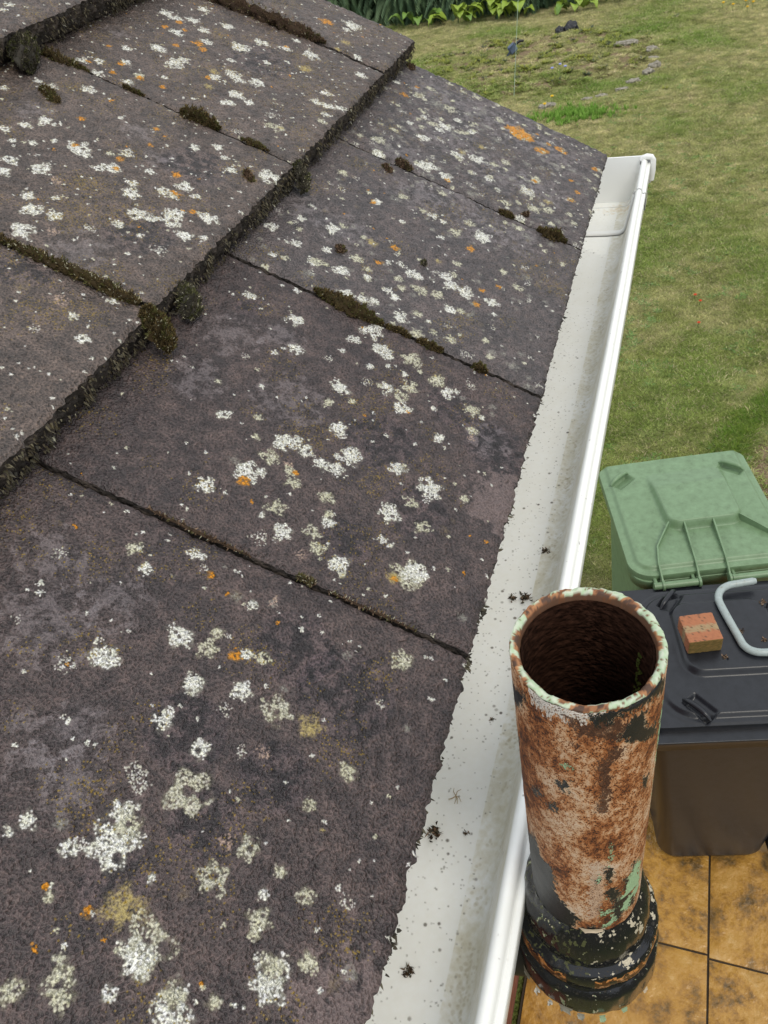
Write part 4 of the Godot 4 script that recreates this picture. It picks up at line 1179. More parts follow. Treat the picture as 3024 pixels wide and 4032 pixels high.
# a two-wheeled refuse bin; z runs from the lid's front lip to the hinge
func make_bin(called: String, label: String, at: Vector3, turn: float, lid_m: Material, body_m: Material, zl: float, hx: float, rx: float) -> Node3D:
	var t := thing(called, label, "wheeled bin", at, turn, "wheeled bins below the gutter")
	var y := 1.05
	var zr := 0.615
	# body with its rim
	var rings := []
	for q in [[0.012, 0.215, 0.15, 0.49, 0.04], [0.02, 0.236, 0.13, 0.505, 0.06], [0.05, 0.244, 0.12, 0.515, 0.06], [0.2, 0.246, 0.112, 0.53, 0.055], [0.9, 0.256, 0.045, 0.585, 0.045], [0.975, 0.26, 0.04, 0.59, 0.045]]:
		rings.append([q[0], outline(q[1], q[2], q[3], q[4], q[4])])
	rings.reverse()
	var body := loft(rings)
	var low: PackedVector2Array = rings[rings.size() - 1][1]
	for j in low.size(): body.tri(Vector3(0, 0.012, 0.32), Vector3(low[j].x, 0.012, low[j].y), Vector3(low[(j + 1) % low.size()].x, 0.012, low[(j + 1) % low.size()].y), Vector3.DOWN)
	part(body, "body", body_m, t)
	var rim := loft([[1.01, outline(0.255, 0.03, 0.6, 0.05, 0.06)], [1.01, outline(rx - 0.003, 0.0, 0.618, 0.03, 0.07)], [1.006, outline(rx, -0.002, 0.62, 0.03, 0.07)], [0.966, outline(rx - 0.002, 0.0, 0.618, 0.03, 0.07)], [0.96, outline(0.262, 0.035, 0.592, 0.05, 0.06)]])
	part(rim, "body_rim", body_m, t)
	# lid: a pressed sheet
	var cols := 131
	var rows := 135
	var pts := PackedVector3Array()
	var zf := -0.004
	var rf := 0.03 + zl * 0.5
	var rr := 0.085
	for i in rows:
		var z := lerpf(zf, zr, i / (rows - 1.0))
		var hw := half_width(z, hx, zf, zr, rf, rr)
		for j in cols:
			var x := lerpf(-hw, hw, j / (cols - 1.0))
			pts.append(Vector3(x, y + lid_height(x, z, hx, zl, zr), z))
	var lb := Mb.new()
	lb.grid(pts, rows, cols, false)
	# turned-down edge
	var edge := PackedVector3Array()
	for d in [0.0, -0.006, -0.03, -0.038]:
		var g: float = 0.0 if d == 0.0 else (0.0025 if d > -0.035 else -0.002)
		var loop := PackedVector3Array()
		for j in cols: loop.append(pts[j] + Vector3(0, d, -g))
		for i in range(1, rows): loop.append(pts[i * cols + cols - 1] + Vector3(g, d, 0))
		for j in range(1, cols): loop.append(pts[(rows - 1) * cols + cols - 1 - j] + Vector3(0, d, g))
		for i in range(1, rows): loop.append(pts[(rows - 1 - i) * cols] + Vector3(-g, d, 0))
		edge.append_array(loop)
	lb.grid(edge, 4, edge.size() / 4, true, PackedVector2Array(), PackedColorArray(), true)
	part(lb, "lid", lid_m, t)
	# grips over the two hand holes at the front corners
	for s in [-1.0, 1.0]:
		var gb := Mb.new()
		var c := Vector3(s * 0.222, y + 0.004, zl + 0.088)
		var dir := Vector3(0.78, 0, 0.62 * s).normalized()
		var path := PackedVector3Array()
		for i in 9:
			var u := i / 8.0 * 2.0 - 1.0
			path.append(c + dir * u * 0.05 + Vector3(0, 0.016 * (1.0 - pow(absf(u), 4.0)) - 0.004, 0) + dir.cross(Vector3.UP) * s * 0.004)
		gb.tube(path, [0.005, 0.0075, 0.009, 0.009, 0.009, 0.009, 0.009, 0.0075, 0.005], 10)
		part(gb, "grip", lid_m, t)
	# stiffening ribs behind the raised panel, running into the hinge lugs
	for x in [-0.014 - 0.04, 0.062 - 0.01, -0.11, 0.15]:
		var outer: bool = absf(x) > 0.1
		var x2: float = x * 1.75 if outer else x - 0.012
		var zz := [zl + 0.395, zl + 0.46, zl + 0.5 if outer else 0.53, 0.58, 0.61, 0.64, 0.665]
		var hh := [0.034, 0.027, 0.02, 0.014, 0.006, -0.006, -0.02]
		var lo := [0.0, -0.002, -0.002, -0.004, -0.026, -0.036, -0.04]
		var a := []
		var b := []
		for i in zz.size():
			var u := clampf((zz[i] - zz[0]) / 0.13, 0.0, 1.0) if outer else clampf((zz[i] - zz[0]) / 0.27, 0.0, 1.0)
			var px := lerpf(x, x2, u)
			a.append(Vector3(px, y + hh[i], zz[i]))
			b.append(Vector3(px, y + lo[i], zz[i]))
		var pb := Mb.new()
		pb.plate(a, b, Vector3(0.0055, 0, 0))
		pb.lathe_x(Vector3(x2, y - 0.026, 0.655), 0.02, 0.009)
		part(pb, "rib", lid_m, t)
	# the handle bar the lid turns on
	for q in [[-0.225, -0.068], [0.048, 0.262]]:
		var hb := Mb.new()
		hb.tube(PackedVector3Array([Vector3(q[0], y - 0.026, 0.655), Vector3(q[1], y - 0.026, 0.655)]), [0.0135], 16)
		for xx in [q[0] + 0.012, q[1] - 0.012]: hb.box(Vector3(xx, y - 0.05, 0.63), Vector3(0.012, 0.05, 0.05), 0.003)
		part(hb, "handle_bar", body_m, t)
	# wheels on their axle
	var rubber := mat(rgb(24, 24, 25), 0.8)
	for s in [-1.0, 1.0]:
		var wb := Mb.new()
		wb.ring_x(Vector3(s * 0.225, 0.1, 0.615), [[0.07, -0.022], [0.092, -0.024], [0.1, -0.014], [0.1, 0.014], [0.092, 0.024], [0.07, 0.022]], 32)
		var wh := part(wb, "wheel", rubber, t)
		var hub := Mb.new()
		hub.ring_x(Vector3(s * 0.225, 0.1, 0.615), [[0.0, -0.012], [0.03, -0.016], [0.07, -0.018], [0.07, 0.018], [0.03, 0.016], [0.0, 0.012]], 24)
		part(hub, "hub", mat(rgb(30, 31, 33), 0.6), wh)
	var ab := Mb.new()
	ab.tube(PackedVector3Array([Vector3(-0.24, 0.1, 0.615), Vector3(0.24, 0.1, 0.615)]), [0.01], 12)
	part(ab, "axle", mat(rgb(120, 122, 125), 0.4), t)
	# front foot the bin stands on
	var fb := Mb.new()
	fb.box(Vector3(0, 0.012, 0.24), Vector3(0.3, 0.024, 0.06), 0.004)
	part(fb, "foot", body_m, t)
	return t

func lid_height(x: float, z: float, hx: float, zl: float, zr: float) -> float:
	var rr := 0.085
	var d := minf(hx - absf(x), zr - z)
	if z > zr - rr and absf(x) > hx - rr: d = rr - Vector2(absf(x) - (hx - rr), z - (zr - rr)).length()
	if zl > 0.03 and z < zl + 0.2:
		var q := Vector2(maxf(0.0, absf(x) - (hx - 0.13)), maxf(0.0, zl + 0.1 - z))
		d = minf(d, 0.13 - q.length())
	var h := -0.013 * (1.0 - smoothstep(0.022, 0.036, d)) + 0.003 * (1.0 - pow(x / hx, 2.0))
	h -= 0.003 * smoothstep(0.012, 0.0, d)
	# raised panel, rising from the front towards the hinge
	var zp := z - zl
	var half := lerpf(0.136, 0.128, clampf((zp - 0.1) / 0.3, 0.0, 1.0))
	var px := absf(x - 0.026)
	var rise := clampf((zp - 0.085) / 0.1, 0.0, 1.0) * 0.022 + clampf((zp - 0.1) / 0.3, 0.0, 1.0) * 0.014
	var corner := Vector2(maxf(0.0, px - (half - 0.04)), maxf(0.0, zp - 0.36)).length()
	var inside := 1.0 - smoothstep(0.04, 0.058, corner)
	if zp < 0.36: inside = 1.0 - smoothstep(half, half + 0.018, px)
	if zl > 0.03:
		# squarer panel with a step all round
		var q2 := Vector2(maxf(0.0, absf(x - 0.045) - 0.085), maxf(0.0, absf(zp - 0.24) - 0.095))
		inside = 1.0 - smoothstep(0.052, 0.07, q2.length())
		rise = 0.02
	h += rise * inside
	# hand holes, sunk askew at the front corners
	for s in [-1.0, 1.0]:
		var q := Vector2(x - s * 0.215, zp - 0.1)
		var u: float = q.x * 0.78 + q.y * 0.62 * s
		var v: float = -q.x * 0.62 * s + q.y * 0.78
		var e := maxf(absf(u) - 0.04, absf(v) - 0.022)
		h -= 0.024 * (1.0 - smoothstep(-0.004, 0.008, e)) * (0.55 + 0.45 * clampf(0.5 - v / 0.03, 0.0, 1.0))
	return h

func make_bins() -> void:
	var scuff := ramp_tex(301, 512, 60.0, [[0.0, rgb(176, 176, 170)], [0.25, rgb(214, 214, 210)], [0.5, rgb(228, 228, 226)], [0.8, rgb(240, 240, 240)], [1.0, rgb(255, 255, 255)]], 6, 0.7)
	var fine := grey_tex(302, 512, 10.0)
	var green := mat(rgb(128, 157, 120), 0.4)
	green.albedo_texture = scuff
	triplanar(green, 2.2)
	bump(green, fine, 0.015)
	make_bin("wheeled_bin", "green wheeled bin with raised ribbed lid, its hinge towards the camera", Vector3(0.14, 0.02, -1.472), deg_to_rad(17.5), green, green, 0.0, 0.293, 0.288)
	var grey := mat(rgb(36, 38, 44), 0.33, 0.5)
	grey.albedo_texture = ramp_tex(303, 512, 50.0, [[0.0, rgb(178, 180, 184)], [0.5, rgb(225, 226, 228)], [1.0, rgb(255, 255, 255)]], 5, 0.6)
	triplanar(grey, 2.4)
	bump(grey, fine, 0.015)
	make_bin("wheeled_bin", "black wheeled bin with a brick and a bent tube lying on its lid", Vector3(0.055, 0.02, -0.4445), deg_to_rad(104.5), grey, grey, 0.085, 0.272, 0.312)
	# half brick
	var bk := thing("half_brick", "orange-red half brick with a buff band lying on the black bin's lid", "brick", Vector3(0.274, 0.0, -0.53), deg_to_rad(19.0))
	var bb := Mb.new()
	var rough := noise(311, 0.012, 3)
	var n := 22
	for face in 6:
		var pts := PackedVector3Array()
		var cs := PackedColorArray()
		for i in n:
			for j in n:
				var a := i / (n - 1.0) * 2.0 - 1.0
				var b := j / (n - 1.0) * 2.0 - 1.0
				var p: Vector3 = [Vector3(b, 1, a), Vector3(a, -1, b), Vector3(1, a, b), Vector3(-1, b, a), Vector3(a, b, 1), Vector3(b, a, -1)][face]
				var q := p * Vector3(0.054, 0.031, 0.056)
				# worn edges
				var inner := Vector3(clampf(q.x, -0.049, 0.049), clampf(q.y, -0.026, 0.026), clampf(q.z, -0.051, 0.051))
				q = inner + (q - inner).normalized() * minf((q - inner).length(), 0.005)
				var r := rough.get_noise_3dv(q)
				q += p.normalized() * r * 0.0013
				pts.append(q + Vector3(0, 0.031, 0))
				var band := smoothstep(0.016, 0.01, absf(q.z - 0.004 + r * 0.012))
				var c := Color(0.40, 0.165, 0.09).lerp(Color(0.36, 0.265, 0.15), band)
				c = c.lerp(Color(0.26, 0.11, 0.06), clampf(rough.get_noise_3dv(q * 2.3) * 1.2, 0, 0.6))
				if rough.get_noise_3dv(q * 4.0 + Vector3.ONE) > 0.42: c = Color(0.1, 0.07, 0.05)
				# the sawn side is green with algae
				if face == 4: c = Color(0.13, 0.1, 0.035).lerp(Color(0.28, 0.17, 0.06), clampf(rough.get_noise_3dv(q * 3.0) + 0.3, 0, 1))
				cs.append(c)
		bb.grid(pts, n, n, false, PackedVector2Array(), cs)
	var bm := vmat(0.85, 0.3)
	bump(bm, grey_tex(312, 256, 10.0), 0.06)
	triplanar(bm, 12.0)
	part(bb, "block", bm, bk)
	bk.position.y = 1.0925
	# bent tube
	var raw := PackedVector3Array([Vector3(0.449, 0, -0.804), Vector3(0.40, 0, -0.785), Vector3(0.362, 0, -0.768), Vector3(0.338, 0, -0.742), Vector3(0.331, 0, -0.705), Vector3(0.345, 0, -0.66), Vector3(0.392, 0, -0.55), Vector3(0.408, 0, -0.517), Vector3(0.432, 0, -0.5), Vector3(0.47, 0, -0.5), Vector3(0.56, 0, -0.525), Vector3(0.66, 0, -0.553)])
	var smooth := PackedVector3Array()
	for i in raw.size() - 1:
		for s in 4: smooth.append(raw[i].cubic_interpolate(raw[i + 1], raw[maxi(i - 1, 0)], raw[mini(i + 2, raw.size() - 1)], s / 4.0))
	smooth.append(raw[raw.size() - 1])
	var tb := Mb.new()
	var radii := []
	for i in smooth.size(): radii.append(0.0125 if i > 0 and i < smooth.size() - 1 else 0.0095)
	tb.tube(smooth, radii, 18)
	var tm := mat(rgb(170, 182, 182), 0.35)
	tm.albedo_texture = ramp_tex(313, 256, 30.0, [[0.0, rgb(190, 170, 150)], [0.3, rgb(235, 235, 232)], [1.0, rgb(255, 255, 255)]])
	triplanar(tm, 5.0)
	var to := part(tb, "bent_tube", tm, self)
	tag(to, "bent pale grey metal tube lying on the black bin's lid beside the brick", "tube")
	to.position.y = 1.1045
	# crumbs of dirt on the lids
	rng.seed = 314
	for q in [[0.40, -0.585, 1.0925, "between the tube and the brick"], [0.355, -0.47, 1.0925, "at the brick's near corner"], [0.47, -0.56, 1.0925, "inside the bend of the tube"], [0.47, -0.72, 1.0925, "inside the tube near its open end"]]:
		var cb := Mb.new()
		for k in 30:
			var d := Vector3(rng.randf_range(-1, 1), rng.randf_range(0, 0.7), rng.randf_range(-1, 1)).normalized()
			cb.col = MOSS_BROWN[k % 4]
			cb.blade(Vector3(rng.randfn(0, 0.004), 0, rng.randfn(0, 0.004)), d * 0.008, d.cross(Vector3(rng.randf() - 0.5, 1, rng.randf() - 0.5)).normalized(), 0.002)
		var co := part(cb, "dirt_crumb", vmat(0.95), self)
		co.position = Vector3(q[0], q[2], q[1])
		tag(co, "small brown dirt crumb on the black lid " + q[3], "debris", "dirt crumbs on the black lid")

var patch_n: FastNoiseLite
var patch_f: FastNoiseLite
var patch_g: FastNoiseLite

# how the lawn is made up at a place: x straw, y bare soil, z lush
func lawn_mix(x: float, z: float) -> Vector3:
	var n := patch_n.get_noise_2d(x, z)
	var f := patch_f.get_noise_2d(x, z)
	var straw := clampf(0.42 + n * 0.9 + f * 0.5 + 0.16 * smoothstep(-5.0, -12.0, z) - 0.1 * smoothstep(-7.0, -3.0, z), 0.0, 1.0)
	var lush := clampf(-n * 1.3 + f * 0.4 + 0.05, 0.0, 1.0)
	# the old flower bed, half gone back to weeds
	var bed := bed_weight(x, z)
	var soil := clampf(bed * (0.7 + f * 1.3), 0.0, 1.0)
	soil = maxf(soil, clampf((f - 0.38) * 3.0, 0.0, 0.7) * smoothstep(0.1, 0.5, n + 0.2))
	# trodden earth to the right of the green bin
	var dx := Vector2((x - 1.15) / 0.62, (z + 2.45) / 0.95)
	soil = maxf(soil, smoothstep(1.05, 0.9, dx.length() + f * 0.25))
	lush = maxf(lush, smoothstep(0.25, 0.0, absf(dx.length() - 1.18)) * 0.9)
	return Vector3(straw, soil, lush)

func bed_weight(x: float, z: float) -> float:
	var q := Vector2((x + 2.55) / 2.1, (z + 12.0) / 1.55)
	q = q.rotated(0.25)
	return smoothstep(1.1, 0.75, q.length() + patch_f.get_noise_2d(x * 1.5, z * 1.5) * 0.3)

func grass_color(x: float, z: float) -> Color:
	var m := lawn_mix(x, z)
	var g := patch_g.get_noise_2d(x, z)
	m.x = clampf(m.x + g * 0.3 - 0.1, 0.0, 1.0)
	m.z = clampf(m.z - g * 0.3, 0.0, 1.0)
	var c := Color(0.35, 0.395, 0.12)
	c = c.lerp(Color(0.74, 0.66, 0.37), m.x * rng.randf_range(0.45, 1.0))
	c = c.lerp(Color(0.24, 0.42, 0.08), m.z * rng.randf_range(0.3, 0.9))
	var k := rng.randf_range(0.5, 1.4) * (1.0 + g * 0.2)
	if rng.randf() < 0.1: c = Color(0.7, 0.6, 0.38)
	return Color(c.r * k, c.g * k, c.b * k)

func lawn_height(x: float, z: float) -> float:
	return patch_f.get_noise_2d(x * 0.3, z * 0.3) * 0.03 * smoothstep(-1.5, -3.0, z) + bed_weight(x, z) * 0.06

func make_ground() -> void:
	patch_n = noise(401, 2.3, 3)
	patch_f = noise(402, 0.42, 3, 0.6)
	patch_g = noise(406, 0.16, 2, 0.6)
	rng.seed = 403
	var xs := [-120.0, -60.0, -30.0, -16.0]
	var zs := [-160.0, -80.0, -40.0, -25.0]
	var q := -9.0
	while q <= 3.6:
		xs.append(q)
		q += 0.1
	xs.append_array([6.0, 12.0, 30.0, 60.0, 120.0])
	q = -18.5
	while q <= 1.0:
		zs.append(q)
		q += 0.1
	zs.append_array([3.0, 8.0, 20.0, 60.0, 120.0])
	var pts := PackedVector3Array()
	var cs := PackedColorArray()
	for z in zs:
		for x in xs:
			var m := lawn_mix(x, z)
			var c := Color(0.18, 0.19, 0.065).lerp(Color(0.32, 0.275, 0.145), m.x).lerp(Color(0.1, 0.15, 0.03), m.z * 0.7)
			c = c.lerp(Color(0.38, 0.29, 0.2), m.y)
			pts.append(Vector3(x, lawn_height(x, z) - 0.004, z))
			cs.append(c)
	var mb := Mb.new()
	mb.grid(pts, zs.size(), xs.size(), false, PackedVector2Array(), cs)
	var gm := vmat(0.95, 0.2)
	gm.albedo_texture = ramp_tex(404, 512, 12.0, [[0.0, rgb(110, 105, 95)], [0.5, rgb(215, 212, 205)], [1.0, rgb(255, 255, 255)]], 5, 0.65)
	triplanar(gm, 1.1, true)
	bump(gm, grey_tex(405, 512, 10.0), 1.2)
	tag(part(mb, "ground", gm, self), "mown lawn with dry patches reaching to the shrubs", "", "", "structure")
	# paving: each slab its own piece
	var patio := Node3D.new()
	patio.name = "patio"
	add_child(patio)
	tag(patio, "tan riven stone paving with dark stains under the bins", "", "", "structure")
	var mats := []
	for k in 3:
		var sm := StandardMaterial3D.new()
		sm.albedo_texture = ramp_tex(411 + k, 512, [170.0, 210.0, 130.0][k], [[0.0, rgb(70, 56, 36)], [0.2, rgb(116, 90, 50)], [0.36, rgb(152, 112, 52)], [0.55, rgb(178, 134, 62)], [0.75, rgb(186, 144, 76)], [1.0, rgb(202, 168, 114)]], 6, 0.7)
		sm.roughness = 0.3
		triplanar(sm, 1.6 + k * 0.15)
		bump(sm, grey_tex(415 + k, 512, 60.0, 5, 0.6), 0.5)
		mats.append(sm)
	var wave := noise(419, 0.12, 3)
	var rows := [[0.672, 1.26], [0.066, 0.666], [-0.534, 0.06], [-1.134, -0.54], [-1.5, -1.14]]
	var colx := [[-0.2, 0.417], [0.423, 1.02], [1.026, 1.62]]
	rng.seed = 420
	for c in colx.size():
		for r in rows.size():
			var sb := Mb.new()
			var n := 25
			var sh := 0.012 if c == 1 else 0.0
			var x0: float = colx[c][0] + 0.001
			var x1: float = colx[c][1] - 0.001
			var z0: float = rows[r][0] + sh + 0.001
			var z1: float = rows[r][1] + sh - 0.001
			var tp := PackedVector3Array()
			for i in n:
				for j in n:
					var x := lerpf(x0, x1, j / (n - 1.0))
					var z := lerpf(z0, z1, i / (n - 1.0))
					var e := minf(minf(x - x0, x1 - x), minf(z - z0, z1 - z))
					var y := 0.018 + wave.get_noise_2d(x + c * 7, z + r * 5) * 0.004 - 0.004 * smoothstep(0.01, 0.0, e)
					tp.append(Vector3(x, y, z))
			sb.grid(tp, n, n, false)
			for s in 4:
				for j in n - 1:
					var ia: int = [j, (n - 1) * n + j, j * n, j * n + n - 1][s]
					var ib: int = [j + 1, (n - 1) * n + j + 1, (j + 1) * n, (j + 1) * n + n - 1][s]
					sb.quad(tp[ia], tp[ib], tp[ib] * Vector3(1, 0, 1), tp[ia] * Vector3(1, 0, 1), [Vector3(0, 0, -1), Vector3(0, 0, 1), Vector3(-1, 0, 0), Vector3(1, 0, 0)][s])
			part(sb, "paving_slab", mats[(c + r) % 3], patio)
	var jb := Mb.new()
	jb.box(Vector3(0.71, 0.003, -0.12), Vector3(1.84, 0.012, 2.78), 0.001)
	part(jb, "mortar_bed", mat(rgb(58, 48, 36), 0.9), patio)
	make_grass()
	make_bed()
	make_shrubs()

func make_grass() -> void:
	# one tuft of short blades, spread over the lawn in view and a little beyond
	rng.seed = 430
	var tb := Mb.new()
	for k in 11:
		var a := rng.randf() * TAU
		var at := Vector3(cos(a), 0, sin(a)) * rng.randf() * 0.02
		var lean := Vector3(rng.randf_range(-1, 1), 0, rng.randf_range(-1, 1)) * 0.016
		var side := Vector3(cos(a * 3.0), 0, sin(a * 3.0))
		tb.col = Color(1, 1, 1) * rng.randf_range(0.8, 1.15)
		tb.blade(at, Vector3(0, rng.randf_range(0.012, 0.028), 0) + lean, side, rng.randf_range(0.0012, 0.0022), lean * 0.8)
	var gm := vmat(0.75, 0.3)
	gm.backlight_enabled = true
	gm.backlight = Color(0.5, 0.5, 0.5)
	var mesh := tb.add_to(ArrayMesh.new(), gm)
	var where: Array[Transform3D] = []
	var tint := PackedColorArray()
	var where2: Array[Transform3D] = []
	var tint2 := PackedColorArray()
	for k in 330000:
		# thinner with distance
		var u := rng.randf()
		var z := -1.5 - 14.3 * pow(u, 1.35)
		var far := -z
		var left := -0.9 if far < 5.0 else -0.9 - (far - 5.0) * 0.52
		var x := rng.randf_range(left, 1.25 + far * 0.03)
		if x > -0.26 and z > -1.5: continue
		var m := lawn_mix(x, z)
		if rng.randf() < m.y * 0.93: continue
		var s := rng.randf_range(0.7, 1.25) * (1.0 + 0.5 * m.z) * (1.0 + far * 0.035)
		var b := Basis(Vector3.UP, rng.randf() * TAU).scaled(Vector3(s, s * rng.randf_range(0.6, 1.1), s))
		where.append(Transform3D(b, Vector3(x, lawn_height(x, z) - 0.004, z)))
		tint.append(grass_color(x, z))
	# coarser beyond what the camera sees
	for k in 90000:
		var x := rng.randf_range(-9.0, 7.0)
		var z := rng.randf_range(-17.5, -1.5)
		var left := -0.9 if z > -5.0 else -0.9 + (z + 5.0) * 0.52
		if (x > left and x < 1.2 - z * 0.03) or rng.randf() < lawn_mix(x, z).y * 0.93: continue
		var s := rng.randf_range(1.6, 2.6)
		where.append(Transform3D(Basis(Vector3.UP, rng.randf() * TAU).scaled(Vector3(s, s * 0.6, s)), Vector3(x, lawn_height(x, z) - 0.004, z)))
		tint.append(grass_color(x, z))
	scatter("lawn_grass", mesh, where, tint, self, "short patchy green and straw lawn grass")
	# clover and plantain leaves dotted through the grass
	var cb := Mb.new()
	for k in 9:
		var a := TAU * k / 9.0 + rng.randf()
		cb.col = Color(1, 1, 1) * rng.randf_range(0.8, 1.2)
		cb.blade(Vector3(cos(a), 0.6, sin(a)) * 0.006, Vector3(cos(a), rng.randf_range(0.1, 0.7), sin(a)) * rng.randf_range(0.02, 0.045), Vector3(-sin(a), 0, cos(a)), rng.randf_range(0.005, 0.01), Vector3(0, -0.008, 0))
	var clover := cb.add_to(ArrayMesh.new(), gm)
	for k in 9000:
		var z := -1.6 - 10.0 * pow(rng.randf(), 1.3)
		var x := rng.randf_range(-0.9 - maxf(0.0, -z - 5.0) * 0.52, 1.5)
		if patch_f.get_noise_2d(x * 0.7 + 90.0, z * 0.7) < 0.18 or lawn_mix(x, z).y > 0.4: continue
		where2.append(Transform3D(Basis(Vector3.UP, rng.randf() * TAU).scaled(Vector3.ONE * rng.randf_range(0.5, 1.2)), Vector3(x, lawn_height(x, z) + 0.004, z)))
		tint2.append(Color(0.13, 0.25, 0.06).lerp(Color(0.22, 0.34, 0.12), rng.randf()))
	scatter("lawn_weeds", clover, where2, tint2, self, "small dark green clover and plantain leaves dotted through the lawn")
	# taller rough grass along the bare earth beside the green bin, and stray tufts
	where.clear()
	tint.clear()
	for k in 1500:
		var a := rng.randf_range(PI * 0.75, PI * 1.75)
		var r := rng.randf_range(1.05, 1.3)
		var x := 1.15 + cos(a) * 0.62 * r
		var z := -2.45 + sin(a) * 0.95 * r
		var s := rng.randf_range(1.2, 2.4)
		where.append(Transform3D(Basis(Vector3.UP, rng.randf() * TAU).scaled(Vector3(s, s * 1.1, s)), Vector3(x, lawn_height(x, z) - 0.004, z)))
		tint.append(Color(0.12, 0.25, 0.025).lerp(Color(0.32, 0.34, 0.08), rng.randf() * 0.6))
	scatter("rough_grass", mesh, where, tint, self, "lush green grass edging the bare earth right of the green bin")

func scatter(called: String, mesh: Mesh, where: Array[Transform3D], tint: PackedColorArray, parent: Node3D, label := "", kind := "stuff") -> MultiMeshInstance3D:
	var mm := MultiMesh.new()
	mm.transform_format = MultiMesh.TRANSFORM_3D
	mm.use_colors = true
	mm.mesh = mesh
	mm.instance_count = where.size()
	for i in where.size():
		mm.set_instance_transform(i, where[i])
		mm.set_instance_color(i, tint[i])
	var o := MultiMeshInstance3D.new()
	o.multimesh = mm
	o.name = numbered(called) if parent == self else called
	parent.add_child(o, true)
	if kind: o.set_meta("kind", kind)
	if label: o.set_meta("label", label)
	if parent == self: o.set_meta("category", "grass" if called.contains("grass") else "weeds")
	return o

func on_lawn(x: float, z: float, up := 0.0) -> Vector3:
	return Vector3(x, lawn_height(x, z) + up, z)

